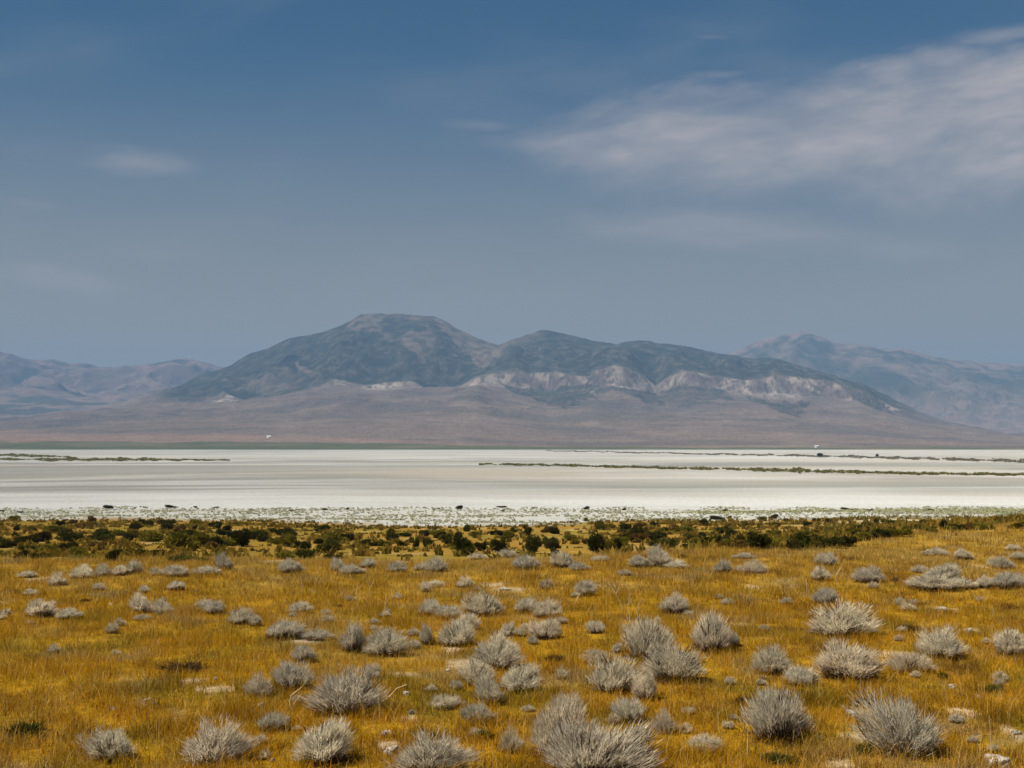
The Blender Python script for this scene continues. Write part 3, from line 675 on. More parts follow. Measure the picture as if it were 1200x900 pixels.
while made < 190 and tries < 3000:
    tries += 1
    px = rng.uniform(-20, 1220); t = rng.random()
    if 400 < px < 690 and rng.random() < 0.75: continue
    if px < 480 and t > 0.72 and rng.random() < 0.6: continue
    py = top(px) + (crest(px) - 1 - top(px)) * t
    d = 9.0 * F / (py - HY)
    hpx = rng.uniform(0.5, 1.0) * np.interp(py, [606, 650], [6, 14]); wpx = hpx * rng.uniform(1.0, 1.8)
    pal = ['dark', 'olive', 'rust'][int(np.searchsorted(np.cumsum([0.42, 0.42, 0.16]), rng.random()))]
    put_shrub(px, py, wpx, hpx, pal, 0, made); made += 1

# ---------------------------------------------------------------- small plants and debris of the field
def low_plant(name, px, py, w, h, cols, label, cat, group, seed, n=700):
    rng = np.random.default_rng(seed)
    p, d = at(px, py)
    D = dome_dirs(n, rng, 0.1); P = D * np.array([0.5, 0.5, 0.6]) * rng.uniform(0.2, 0.95, n)[:, None]
    P[:, 0] += 0.12 * np.sin(6 * P[:, 1] + seed)
    dd = unit(D * 0.5 + np.array([0, 0, 0.9]) + rng.normal(size=(n, 3)) * 0.4)
    V, Q, T = spikes(P, dd, rng.uniform(0.15, 0.45, n), rng.uniform(0.012, 0.028, n), rng)
    c = np.repeat(mix(cols[0], cols[1], rng.random(n)) * rng.uniform(0.7, 1.25, (n, 1)), 5, 0)
    o = mesh_obj(name, V, [Q, T], M_LEAF, colors=c)
    o.location = p; o.scale = (w / F * d, w / F * d * 0.8, h / F * d)
    tag(o, label, cat, group)
GREEN = ((0.05, 0.055, 0.010), (0.10, 0.095, 0.018)); BROWN = ((0.055, 0.030, 0.014), (0.12, 0.065, 0.028)); YEL = ((0.14, 0.12, 0.02), (0.22, 0.18, 0.03))
for i, (nm, px, py, w, h, cols, label, cat, grp) in enumerate([
 ('green_weed', 1106, 796, 14, 12, GREEN, 'small dark green weed tuft below the smoky round sagebrush', 'weed', 'green weeds in the golden field'),
 ('green_weed', 1166, 812, 28, 14, GREEN, 'dark green weed clump with a pale grassy crown beside bare soil', 'weed', 'green weeds in the golden field'),
 ('green_weed', 1012, 885, 34, 20, GREEN, 'leafy green weed at the foot of the largest twiggy sagebrush', 'weed', 'green weeds in the golden field'),
 ('green_weed', 30, 864, 46, 26, GREEN, 'wide shaded green weed patch in gold grass at the corner', 'weed', 'green weeds in the golden field'),
 ('green_weed', 745, 866, 36, 20, YEL, 'bright yellow green weed under the fan shaped sagebrush', 'weed', 'green weeds in the golden field'),
 ('green_weed', 505, 868, 36, 14, GREEN, 'olive green weed patch beside the pale stones', 'weed', 'green weeds in the golden field'),
 ('green_weed', 565, 866, 30, 16, GREEN, 'green weed below the bright silver spiky sagebrush', 'weed', 'green weeds in the golden field'),
 ('green_weed', 915, 895, 50, 18, GREEN, 'dark green weeds under the big bristling sagebrush', 'weed', 'green weeds in the golden field'),
 ('dead_shrub', 218, 786, 60, 14, BROWN, 'low dark brown dead shrub spread flat beside the pale soil streak', 'dead shrub', 'dead shrubs in the golden field'),
 ('dead_shrub', 872, 828, 30, 18, BROWN, 'dark brown dead shrub with yellow tips near the bristling sagebrush', 'dead shrub', 'dead shrubs in the golden field'),
 ('dead_shrub', 1018, 826, 44, 12, BROWN, 'broken reddish brown twigs lying above the white stone', 'dead shrub', 'dead shrubs in the golden field'),
 ('dead_shrub', 988, 822, 14, 8, BROWN, 'small blackish dead twig heap beside broken reddish twigs', 'dead shrub', 'dead shrubs in the golden field'),
 ('dead_shrub', 1062, 740, 26, 11, BROWN, 'rusty brown dead shrub beside the long domed sagebrush shadow', 'dead shrub', 'dead shrubs in the golden field'),
 ('dead_shrub', 1049, 682, 10, 8, BROWN, 'tiny dark dead shrub beside faint sage on the golden shoulder', 'dead shrub', 'dead shrubs in the golden field'),
 ('dead_shrub', 652, 775, 24, 11, BROWN, 'dark dead twigs curling on gold grass in centre field', 'dead shrub', 'dead shrubs in the golden field'),
 ('dead_shrub', 800, 654, 14, 6, BROWN, 'small brown dead shrub at the edge of the shrub belt', 'dead shrub', 'dead shrubs in the golden field'),
 ('dead_shrub', 100, 705, 14, 5, BROWN, 'flat reddish dead shrub near the low grey pair', 'dead shrub', 'dead shrubs in the golden field'),
 ('dead_shrub', 395, 712, 12, 6, BROWN, 'lone dark dead tuft on open golden ground', 'dead shrub', 'dead shrubs in the golden field'),
 ('dead_shrub', 505, 807, 18, 8, BROWN, 'dark brown dead tuft above the low sparse sagebrush', 'dead shrub', 'dead shrubs in the golden field')]):
    low_plant(nm, px, py, w, h, cols, label, cat, grp, 500 + i)

def stone(px, py, w, h, label, seed):
    rng = np.random.default_rng(seed)
    p, d = at(px, py)
    import bmesh
    bm = bmesh.new(); bmesh.ops.create_icosphere(bm, subdivisions=3, radius=0.5)
    for v in bm.verts:
        n = v.co.normalized()
        k = 1 + 0.22 * math.sin(3.1 * n.x + seed) * math.cos(2.7 * n.y + 2 * seed) + 0.12 * math.sin(6.3 * n.z + 5 * n.x + seed)
        v.co = n * 0.5 * k
        v.co.x = max(-0.42, min(0.44, v.co.x)); v.co.z = min(0.36, v.co.z)
    me = bpy.data.meshes.new('stone'); bm.to_mesh(me); bm.free(); me.materials.append(M_STONE)
    o = bpy.data.objects.new('stone', me); COL.objects.link(o)
    W, H = w / F * d * 0.9, h / F * d * 0.9
    o.scale = (W, W * 0.75, H * 1.5); o.location = (p.x, p.y + W * 0.3, p.z + H * 0.3); o.rotation_euler = (0.1, -0.08, rng.uniform(0, 3))
    tag(o, label, 'stone', 'pale stones in the grass')
for i, (px, py, w, h, label) in enumerate([
 (134, 833, 8, 6, 'small bright white stone in the gold grass above brownish twiggy sage'), (453, 864, 18, 9, 'grey pointed stone in the grass beneath the arched branch'), (458, 885, 22, 11, 'whitish stone beside the bottom edge silver sagebrush'),
 (1000, 839, 18, 7, 'long white stone by the reddish dead twigs'), (1172, 900, 36, 16, 'big pale stone at the foot of the tall single stalk'), (525, 788, 10, 5, 'pale chip stone beside three overlapping sagebrushes'), (476, 815, 12, 6, 'flat grey stone near the arched branch tip'),
 (1117, 807, 12, 6, 'whitish stone by the small green weed tuft'), (252, 797, 8, 4, 'tiny white stone beside the flat dead shrub'), (130, 709, 6, 3, 'white speck of stone above the lone tiny sagebrush'), (1105, 716, 16, 5, 'flat white stone on bare soil up the golden shoulder'),
 (915, 661, 5, 3, 'small white stone under the dark belt at the shoulder'), (319, 893, 8, 5, 'pale stone between two bottom edge twiggy bushes'), (1192, 861, 14, 6, 'chalky stone at the picture edge on bare soil'), (305, 828, 10, 5, 'white stone under the thin shaded sagebrush'), (1136, 741, 14, 5, 'pale low stone in grass above the smoky round sagebrush'),
 (172, 823, 14, 5, 'pinkish pale stone in gold grass by itself'), (592, 692, 20, 3.5, 'long pale slab of stone in the bare soil streak')]):
    stone(px, py, w, h, label, 10 + i)

def stalk(px, py, pts, label, seed, name='dry_stalk', cat='dry stalk', r=0.0042, group='dry stalks in the golden field', forks=2):
    """pts: pixel offsets (dx, up) along the stem"""
    rng = np.random.default_rng(seed)
    p, d = at(px, py)
    k = d / F
    main = [np.array([dx * k, 0.02 * rng.normal() * (i > 0), up * k]) for i, (dx, up) in enumerate([(0, -2)] + pts)]
    paths = [main]; rr = r * max(1.0, d / 16.0)
    radii = [np.linspace(rr, rr * 0.45, len(main))]
    for q in range(forks):
        i = rng.integers(1, len(main) - 1) if len(main) > 2 else 1
        a = main[i]; L = np.linalg.norm(main[-1] - a) * rng.uniform(0.4, 0.8) + 0.03
        t = a + np.array([rng.choice([-1, 1]) * L * 0.45, rng.normal() * 0.05, L * 0.8])
        paths.append([a, (a + t) / 2 + np.array([0, 0, -0.08 * L]), t]); radii.append([rr * 0.6, rr * 0.5, rr * 0.35])
    V, Q = tubes(paths, radii, 5)
    o = mesh_obj(name, V, Q, M_STRAW, smooth=True)
    o.location = p
    tag(o, label, cat, group)
for i, a in enumerate([
 (738, 737, [(0, 14), (-2, 28), (1, 42)], 'tall pale dry stalk rising behind the tall spiky silver sagebrush', 3), (748, 730, [(-1, 12), (1, 22), (5, 30)], 'bent dry stalk beside the tall pale one above spiky silver sage', 2), (730, 716, [(-2, 8), (-8, 20), (-14, 34)], 'leaning thin dry stalk crossing open gold grass near the tall pale one', 2),
 (673, 714, [(0, 6), (3, 12), (6, 18)], 'forked short dry stalk under the single rounded sagebrush', 2), (775, 712, [(0, 8), (-1, 16)], 'short dry stalk beside the flat topped sagebrush', 0), (776, 733, [(-2, 6), (-5, 12)], 'tiny bent dry stalk between flat topped and tall sagebrushes', 0),
 (356, 695, [(-2, 8), (-3, 18)], 'straight pale dry stalk above the low lone sagebrush', 0), (418, 698, [(0, 6), (1, 12)], 'stubby dry stalk in the mid field grass', 1), (434, 697, [(-1, 8), (-3, 16), (-6, 24)], 'feathery dry stalk below the hazy sage row', 2), (448, 727, [(2, 10), (4, 20), (6, 32)], 'slanted thin dry stalk on open golden ground', 1),
 (487, 659, [(-1, 6), (1, 12)], 'small straw stalk by the silvery rimmed sagebrush', 1), (592, 680, [(1, 6), (3, 13)], 'little curved straw stalk above the bare soil streak', 0), (981, 687, [(-2, 12), (-4, 22), (2, 36)], 'whitish branching stalk in front of faint sagebrush on the shoulder', 3), (946, 696, [(-1, 8), (-1, 18)], 'thin dry stalk next to the whitish branching one', 0),
 (1162, 893, [(0, 18), (-1, 36), (-2, 54)], 'tall single straight dry stalk rising from the big pale stone', 0), (1152, 885, [(-4, 6), (-6, 14)], 'short slanting dry stalk near the tall single one', 0), (53, 905, [(1, 8), (3, 20)], 'pale dry stalk at the bottom edge in gold grass', 0), (876, 893, [(0, 14), (0, 28), (1, 42)], 'slim dry stalk beside the big bristling sagebrush', 0),
 (861, 895, [(-4, 6), (-12, 16)], 'leaning pale dry stalk near the low whitish sage fan', 0), (184, 758, [(1, 5), (3, 11)], 'tiny curved dry stalk on open golden grass', 0), (1163, 725, [(0, 6), (1, 13)], 'short pale stalk up the shoulder beyond the smoky round sagebrush', 0), (965, 772, [(-2, 8), (0, 20)], 'white dry stalk at the end of the wide greenish sagebrush', 1),
 (915, 755, [(-2, 4), (3, 12)], 'small straw stalk leaning beside a dead tuft below the shoulder', 0), (1092, 790, [(0, 12), (-1, 26), (0, 40)], 'hair thin stalk beside the smoky round sagebrush', 0)]):
    stalk(a[0], a[1], a[2], a[3], 700 + i, forks=a[4])
GF = 'bare bent branches in the golden field'
stalk(443, 830, [(6, 8), (14, 14), (22, 23), (34, 28)], 'arched bare straw coloured branch reaching out of the large domed sagebrush', 801, 'bare_branch', 'branch', 0.009, GF, 1)
stalk(341, 833, [(-1, 12), (0, 18), (12, 27), (20, 37)], 'taller bent straw branch in front of the pale brushy sagebrush', 802, 'bare_branch', 'branch', 0.007, GF, 0)
stalk(342, 831, [(2, 6), (8, 14), (13, 20)], 'shorter bent straw branch in front of the pale brushy sagebrush', 803, 'bare_branch', 'branch', 0.006, GF, 0)
stalk(455, 828, [(4, 3), (7, 6)], 'small bare twig lying by the arched branch', 804, 'bare_branch', 'branch', 0.006, GF, 0)

# ---------------------------------------------------------------- grass and ground cover (uncountable)
def blades(x, y, h, w, col, rng, lean=0.35, seg=2):
    n = len(x)
    P = np.stack([x, y, ground_z(x, y) - 0.01], -1)
    az = rng.uniform(0, 2 * np.pi, n)
    side = np.stack([np.cos(az), np.sin(az), np.zeros(n)], -1)
    la = rng.uniform(0, 2 * np.pi, n); lm = np.abs(rng.normal(size=n)) * lean
    D = np.stack([np.cos(la) * lm, np.sin(la) * lm, np.ones(n)], -1)
    if seg == 1:
        V = np.stack([P - side * w[:, None] / 2, P + side * w[:, None] / 2, P + D * h[:, None]], 1).reshape(-1, 3)
        return V, [np.arange(n * 3).reshape(-1, 3)], np.repeat(col, 3, 0)
    m = P + D * np.array([0.6, 0.6, 1]) * h[:, None] * 0.55
    tip = P + D * np.array([1.25, 1.25, 1]) * h[:, None]
    V = np.stack([P - side * w[:, None] / 2, P + side * w[:, None] / 2, m + side * w[:, None] * 0.38, m - side * w[:, None] * 0.38, tip], 1).reshape(-1, 3)
    k = np.arange(n)[:, None] * 5
    return V, [k + np.array([[0, 1, 2, 3]]), k + np.array([[3, 2, 4]])], np.repeat(col, 5, 0)

def scatter(y0, y1, dens, rng, half=0.42, pad=1.5):
    n = int(dens * ((half * (y1 * y1 - y0 * y0)) + 2 * pad * (y1 - y0)))
    y = np.sqrt(rng.uniform(y0 * y0, y1 * y1, n)); x = rng.uniform(-1, 1, n) * (half * y + pad)
    return x, y

def merge(parts):
    V, Fq, Ft, C = [], [], [], []; o = 0
    for v, fs, c in parts:
        V.append(v); C.append(c)
        for f in fs: (Fq if f.shape[1] == 4 else Ft).append(f + o)
        o += len(v)
    out = []
    if Fq: out.append(np.vstack(Fq))
    if Ft: out.append(np.vstack(Ft))
    return np.vstack(V), out, np.vstack(C)

def build_grass():
    rng = np.random.default_rng(77)
    parts = []
    for y0, y1, dens, hh, ww, seg in [(7, 11.5, 700, 0.13, 0.0055, 2), (11.5, 17, 2600, 0.12, 0.0060, 2), (17, 26, 1700, 0.115, 0.0075, 1), (26, 40, 850, 0.12, 0.011, 1), (40, 66, 240, 0.14, 0.018, 1)]:
        x, y = scatter(y0, y1, dens, rng, 0.47, 3.5)
        edge = 37 + np.clip(x - 1.0, 0, 60) * 0.93
        thick = fbm(x / 1.7, y / 1.7, 90, 3); tall = fbm(x / 0.55, y / 0.55, 91, 4, 0.7)
        p = np.clip(0.72 + 0.55 * thick, 0.2, 1) * (1 - 0.93 * bare_mask(x, y)) * (1 - ss(1, 7, y - edge))
        k = rng.random(len(x)) < p
        x, y, tall = x[k], y[k], tall[k]
        col = grass_color(x + rng.normal(size=len(x)) * 0.12, y + rng.normal(size=len(x)) * 0.12)
        r = rng.random(len(x))
        col = mix(col, PALE, (r < 0.10) * 0.6); col = mix(col, RUST, (r > 0.90) * 0.7)
        col = col * rng.uniform(0.55, 1.35, (len(x), 1))
        h = hh * np.clip(0.8 + 0.8 * tall, 0.25, 2.1) * rng.uniform(0.5, 1.35, len(x))
        stem = rng.random(len(x)) < 0.02; h = np.where(stem, h * 1.5 + 0.07, h); col = mix(col, PALE * 1.1, stem * 0.8)
        w = ww * rng.uniform(0.6, 1.4, len(x))
        parts.append(blades(x, y, h, w, col, rng, 0.6, seg))
    V, Fs, C = merge(parts)
    o = mesh_obj('grass', V, Fs, M_GRASS, colors=C)
    tag(o, 'short dry golden grass covering the near field', 'grass', kind='stuff')
build_grass()

def tufts(name, spots, palette, label, rng, nb=9, mat=M_MARSH):
    """spots: (x, y, width, height) arrays; small spiky clumps in one ground cover object"""
    x, y, w, h = [np.repeat(a, nb) for a in spots]
    n = len(x)
    ox, oy = rng.normal(size=n) * 0.28 * w, rng.normal(size=n) * 0.28 * w
    shade = np.repeat(rng.random(len(spots[0])), nb)
    col = mix(palette[0], palette[1], np.clip(shade * 0.7 + 0.3 * rng.random(n), 0, 1)) * rng.uniform(0.75, 1.25, (n, 1))
    V, Fs, C = blades(x + ox, y + oy, h * rng.uniform(0.6, 1.1, n), w * rng.uniform(0.35, 0.6, n), col, rng, 0.5, 2)
    o = mesh_obj(name, V, Fs, mat, colors=C)
    tag(o, label, 'vegetation', kind='stuff')

rng = np.random.default_rng(31)
# scrub between the belt's shrubs
x, y = scatter(44, 235, 0.62, rng, 0.45)
edge = 40 + np.clip(x - 1.0, 0, 60) * 0.93
k = (y > edge) & (y < salt_edge(x) + 14 * fbm(x / 30, y / 30, 63, 3)) & (rng.random(len(x)) < np.clip(0.6 + 0.8 * fbm(x / 9, y / 14, 95, 3), 0.08, 1) * (1 - 0.55 * ss(-14, -4, x * 100 / y) * (1 - ss(3, 9, x * 100 / y))))
x, y = x[k], y[k]
tufts('scrub_cover', (x, y, rng.uniform(0.2, 0.6, len(x)), rng.uniform(0.10, 0.42, len(x)) * (1 + 0.5 * ss(10, 30, x))), ((0.13, 0.11, 0.016), (0.36, 0.22, 0.036)), 'olive and tan scrub growing between the dark shrubs', rng, 8)
# pale ground cover on the white crust
x, y = scatter(150, 282, 0.7, rng, 0.44)
n1 = fbm(x / 12, y / 16, 96, 3)
k = (y > salt_edge(x) - 6) & (y < 272 + 10 * n1) & (rng.random(len(x)) < np.clip(0.45 + 0.6 * n1 + 0.45 * ss(45, 80, x), 0.05, 1))
x, y = x[k], y[k]
tufts('saltbush_cover', (x, y, rng.uniform(0.2, 0.5, len(x)), rng.uniform(0.12, 0.34, len(x))), ((0.34, 0.32, 0.16), (0.74, 0.70, 0.52)), 'grey green saltbush speckling the white crust', rng, 8)

# vegetated strips out on the salt: polylines in photo pixels (column, row, thickness)
def strip(name, line, n, hgt, palette, label, seed, width=1.6):
    rng = np.random.default_rng(seed)
    a = np.array(line, float)
    t = rng.uniform(a[0, 0], a[-1, 0], n)
    row = np.interp(t, a[:, 0], a[:, 1]); th = np.interp(t, a[:, 0], a[:, 2])
    wv = fbm(t / 22.0, t * 0 + seed, seed, 4, 0.6); gap = rng.random(n) < np.clip(0.75 + 0.9 * wv, 0.12, 1)
    t, row, th, wv = t[gap], row[gap], th[gap], wv[gap]; n = len(t); th = th * np.clip(1 + 0.9 * wv, 0.3, 1.9)
    row = row + (rng.random(n) - 0.5) * th + 0.35 * np.interp(t, np.arange(-400, 1700, 7.0), np.random.RandomState(seed).randn(300))
    d = 13.0 * F / (row - HY); x = (t - HX) / F * d
    tufts(name, (x, d, rng.uniform(0.6, 1.3, n) * width * d / 900, rng.uniform(0.4, 1.1, n) * hgt), palette, label, rng, 8)
GR = ((0.12, 0.115, 0.03), (0.33, 0.28, 0.085))
strip('marsh_vegetation', [(562, 544, 0.6), (600, 544.6, 1), (700, 547, 1.4), (800, 549.3, 1.6), (872, 550.6, 1.6), (880, 551, 3.4), (940, 552, 3.4), (1000, 554, 2.2), (1040, 555, 1.4), (1200, 557, 1.2), (1330, 559, 1)], 3000, 1.1, GR, 'long thin olive strip of marsh plants crossing the salt flat', 61)
strip('marsh_vegetation', [(640, 528.4, 0.3), (700, 529.4, 0.7), (800, 531.4, 1.0), (900, 533.4, 1.4), (1000, 535.4, 2.0), (1100, 538, 2.4), (1200, 540.5, 2.8), (1330, 543, 3)], 3000, 1.1, ((0.17, 0.145, 0.095), (0.36, 0.30, 0.20)), 'far brown strip of scrub along the back of the salt flat', 62)
strip('marsh_vegetation', [(-150, 538, 1.2), (0, 538.6, 1.2), (100, 539, 2.6), (180, 538.6, 2.8), (200, 539.2, 1.4), (268, 539.6, 0.4)], 2200, 1.1, GR, 'tapering olive strip of marsh plants on the far salt', 63)
strip('marsh_vegetation', [(-150, 534, 2.0), (0, 533.6, 2.4), (40, 534, 2.4), (70, 535.4, 1.6), (90, 537.4, 1.6)], 1300, 1.1, GR, 'upper olive loop of marsh plants around a white salt patch', 64)
strip('marsh_vegetation', [(800, 606.5, 2.0), (900, 607, 2.5), (1000, 605, 4), (1060, 604, 6), (1130, 606, 8), (1220, 607, 8)], 1500, 0.35, ((0.36, 0.36, 0.15), (0.72, 0.68, 0.42)), 'pale green marsh plants between the dark belt and the salt', 65, 3.0)

# dark clumps stranded along the salt's near shore
GS = 'dark clumps stranded along the near shore of the salt'
for i, (px, py, w, h, pal, label) in enumerate([
 (128, 596, 12, 6, 'dark', 'spiky dark clump standing alone on the white salt shore'), (200, 595, 13, 4, 'dark', 'long low dark clump beside smaller specks on the salt shore'), (588, 595, 10, 2.5, 'rust', 'flat brown clump lying on the white salt like driftwood'),
 (538, 597, 7, 6, 'dark', 'compact black clump on the edge of the salt crust'), (687, 597, 7, 4, 'dark', 'small pointed dark clump on the white shore past the driftwood'), (850, 600, 9, 5, 'olive', 'round green clump on the crust edge'), (992, 598, 14, 4, 'dark', 'long dark clump beached on white salt below the far green strip'),
 (229, 595, 5, 3, 'dark', 0), (183, 599, 6, 2, 'dark', 0), (157, 596, 6, 2, 'dark', 0), (170, 595, 6, 2, 'rust', 0), (217, 598, 7, 2, 'dark', 0), (24, 601, 9, 3, 'dark', 0), (2, 600, 7, 4, 'dark', 0), (253, 595, 11, 2, 'dark', 0), (509, 598, 5, 3, 'dark', 0), (515, 597, 4, 3, 'dark', 0),
 (589, 599, 6, 2, 'rust', 0), (626, 595, 8, 2, 'rust', 0), (731, 598, 7, 4, 'dark', 0), (839, 597, 6, 2, 'dark', 0), (820, 600, 12, 2.5, 'dark', 0), (895, 600, 8, 3, 'olive', 0), (1020, 599, 9, 4, 'dark', 0), (1090, 599, 10, 5, 'olive', 0), (1169, 601, 8, 4, 'olive', 0), (1195, 601, 10, 3, 'dark', 0), (340, 599, 8, 3, 'olive', 0), (381, 598, 8, 4, 'olive', 0), (407, 597, 6, 3, 'dark', 0), (296, 598, 8, 2, 'dark', 0), (910, 600, 12, 2.5, 'dark', 0)]):
    p, d = at(px, py)
    o = leafy(pal, i % 5); o.name = 'shore_clump'
    k = 1.0 if label else 0.75; W, H = k * w / F * d, k * h / F * d
    o.location = (p.x, p.y, p.z - 0.02); o.scale = (W * 1.1, W * 0.7, H * 1.05); o.rotation_euler = (0, 0, 0.4 * (i % 3 - 1))
    tag(o, label or {'dark': 'low dark clump on the near shore of the white salt', 'rust': 'low brown clump on the near shore of the white salt', 'olive': 'low green clump on the near shore of the white salt'}[pal], 'clump', GS)
for px, py, w, h, label in [(961, 535, 8, 4.5, 'dark bush clump poking up from the far brown strip under the pale shed'), (1028, 535.5, 4, 4, 'smaller dark bush poking up from the far brown strip')]:
    d = 13.0 * F / (py - HY); u = (px - HX) / F
    o = leafy('dark', 2); o.name = 'far_bush'
    o.location = (u * d, d, ZC - 13.0); o.scale = (w / F * d, w / F * d, h / F * d)
    tag(o, label, 'bush', 'bushes on the far brown strip')

# ---------------------------------------------------------------- two tiny far buildings
def box(cx, cy, cz, sx, sy, sz):
    v = np.array([[x, y, z] for x in (-.5, .5) for y in (-.5, .5) for z in (-.5, .5)]) * [sx, sy, sz] + [cx, cy, cz]
    f = np.array([[0, 1, 3, 2], [4, 6, 7, 5], [0, 4, 5, 1], [2, 3, 7, 6], [0, 2, 6, 4], [1, 5, 7, 3]])
    return v, f
def building(name, loc, sx, sy, sz, ridge, label, cat, pole=0):
    r = empty(name, loc)
    v = np.array([[-sx/2, -sy/2, -3], [sx/2, -sy/2, -3], [sx/2, sy/2, -3], [-sx/2, sy/2, -3], [-sx/2, -sy/2, sz], [sx/2, -sy/2, sz], [sx/2, sy/2, sz], [-sx/2, sy/2, sz], [-sx/2, 0, sz + ridge], [sx/2, 0, sz + ridge]])
    mesh_obj('wall', v, [np.array([[0, 1, 5, 4], [2, 3, 7, 6]]), np.array([[4, 7, 8], [5, 9, 6]]), np.array([[0, 4, 7, 3], [1, 2, 6, 5]])], M_WHITE, r)
    e, t = 0.4, 0.12
    a = np.array([[-sx/2-e, -sy/2-e, sz-0.1], [sx/2+e, -sy/2-e, sz-0.1], [sx/2+e, 0, sz+ridge+t], [-sx/2-e, 0, sz+ridge+t], [-sx/2-e, sy/2+e, sz-0.1], [sx/2+e, sy/2+e, sz-0.1]])
    lo = a + [0, 0, 0.12]; V = np.vstack([a + [0, 0, 0.05], lo + [0, 0, 0.1]])
    mesh_obj('roof', V, np.array([[0, 1, 2, 3], [3, 2, 5, 4], [6, 9, 8, 7], [9, 10, 11, 8], [0, 6, 7, 1], [4, 5, 11, 10]]), M_ROOF, r)
    v, f = box(sx * 0.2, -sy/2 - 0.06, sz * 0.4, sx * 0.22, 0.1, sz * 0.8)
    mesh_obj('door', v, f, M_DOOR, r)
    if pole:
        V, Q = tubes([[[-sx/2 - 1.5, 0, -3], [-sx/2 - 1.5, 0, pole]]], [[0.35, 0.25]], 6)
        mesh_obj('mast', V, Q, M_WHITE, r)
    tag(r, label, cat)
def on_mountain(px, row):
    D, P = ctrl1(np.array([float(px)])); ys = np.linspace(3100, 6000, 4000); rr = np.interp(ys, D[:, 0], P[:, 0])
    d = ys[int(np.argmax(rr < row))]; return Vector(((px - HX) / F * d, d, (HY - row) / F * d + ZC))
building('barn', on_mountain(315, 513), 11, 7, 3.6, 2.2, 'tiny white barn far off at the foot of the mountain', 'barn')
building('shed', on_mountain(957, 524.5), 8, 6, 3.2, 1.6, 'tiny pale shed with a mast beyond the far brown strip', 'shed', 9)

# ---------------------------------------------------------------- air
def build_haze():
    zs = [(o.matrix_world @ Vector(c)).z for o in COL.objects if o.type == 'MESH' and o.name.split('.')[0] in ('ground', 'mountain', 'mountain_ridge', 'distant_hills') for c in o.bound_box]
    lo_, hi_ = min(zs) - 1.0, max(zs) + 15.0
    v, f = box(0, 0, (lo_ + hi_) / 2, 33000, 33000, hi_ - lo_)
    print('HAZE', lo_, hi_)
    m, nt, N, L = new_mat('haze_air')
    out = N.new('ShaderNodeOutputMaterial'); p = N.new('ShaderNodeVolumePrincipled')
    p.inputs['Color'].default_value = (0.31, 0.525, 0.84, 1); p.inputs['Density'].default_value = HAZE
    p.inputs['Anisotropy'].default_value = 0.0
    L.new(p.outputs[0], out.inputs['Volume'])
    o = mesh_obj('haze', v, f, m)
    tag(o, 'thin blue grey haze filling the valley air', 'haze', kind='stuff')
HAZE = 7.6e-5
build_haze()

# ---------------------------------------------------------------- light, sky
EL, AZ = math.radians(54), math.atan2(-0.90, -0.42)
sd = Vector((math.sin(AZ) * math.cos(EL), math.cos(AZ) * math.cos(EL), math.sin(EL)))
sun = bpy.data.lights.new('sun', 'SUN'); sun.energy = 4.8; sun.angle = math.radians(0.55); sun.color = (1.0, 0.93, 0.82)
so = bpy.data.objects.new('sun', sun); COL.objects.link(so); so.rotation_euler = (-sd).to_track_quat('-Z', 'Y').to_euler(); so.location = (0, 0, 50)

W = bpy.data.worlds.new('World'); SC.world = W; W.use_nodes = True
nt = W.node_tree; N, L = nt.nodes, nt.links; N.clear()
out = N.new('ShaderNodeOutputWorld'); bg = N.new('ShaderNodeBackground'); bg.inputs['Strength'].default_value = 0.077
L.new(bg.outputs[0], out.inputs[0])
sky = N.new('ShaderNodeTexSky'); sky.sky_type = 'NISHITA'; sky.sun_disc = False; sky.sun_elevation = EL; sky.sun_rotation = AZ
sky.altitude = 1300; sky.air_density = 1.0; sky.dust_density = 3.0; sky.ozone_density = 1.5
tc = N.new('ShaderNodeTexCoord'); sep = N.new('ShaderNodeSeparateXYZ'); L.new(tc.outputs['Generated'], sep.inputs[0])
def math_(op, a, b=None, c=None, clamp=False):
    n = N.new('ShaderNodeMath'); n.operation = op; n.use_clamp = clamp
    for i, v in enumerate((a, b, c)):
        if v is None: continue
        if isinstance(v, (int, float)): n.inputs[i].default_value = v
        else: L.new(v, n.inputs[i])
    return n.outputs[0]
ymax = math_('MAXIMUM', sep.outputs['Y'], 0.05)
U = math_('DIVIDE', sep.outputs['X'], ymax); V_ = math_('DIVIDE', sep.outputs['Z'], ymax)   # bearing and elevation
def smooth(v, a, b):
    n = N.new('ShaderNodeMapRange'); n.interpolation_type = 'SMOOTHSTEP'
    n.inputs['From Min'].default_value = a; n.inputs['From Max'].default_value = b; L.new(v, n.inputs['Value'])
    return n.outputs[0]
def noise(scale, sx, sy, rot, detail=8, rough=0.6, off=0.0, dist=0.0):
    cb = N.new('ShaderNodeCombineXYZ')
    ru = math_('ADD', math_('MULTIPLY', U, math.cos(rot)), math_('MULTIPLY', V_, math.sin(rot)))
    rv = math_('SUBTRACT', math_('MULTIPLY', V_, math.cos(rot)), math_('MULTIPLY', U, math.sin(rot)))
    L.new(math_('MULTIPLY', ru, sx), cb.inputs[0]); L.new(math_('MULTIPLY', rv, sy), cb.inputs[1]); cb.inputs[2].default_value = off
    n = N.new('ShaderNodeTexNoise'); n.inputs['Scale'].default_value = scale; n.inputs['Detail'].default_value = detail; n.inputs['Roughness'].default_value = rough; n.inputs['Distortion'].default_value = dist
    L.new(cb.outputs[0], n.inputs['Vector']); return n.outputs[0]
def px(p): return (p - HX) / F
def py(p): return (HY - p) / F
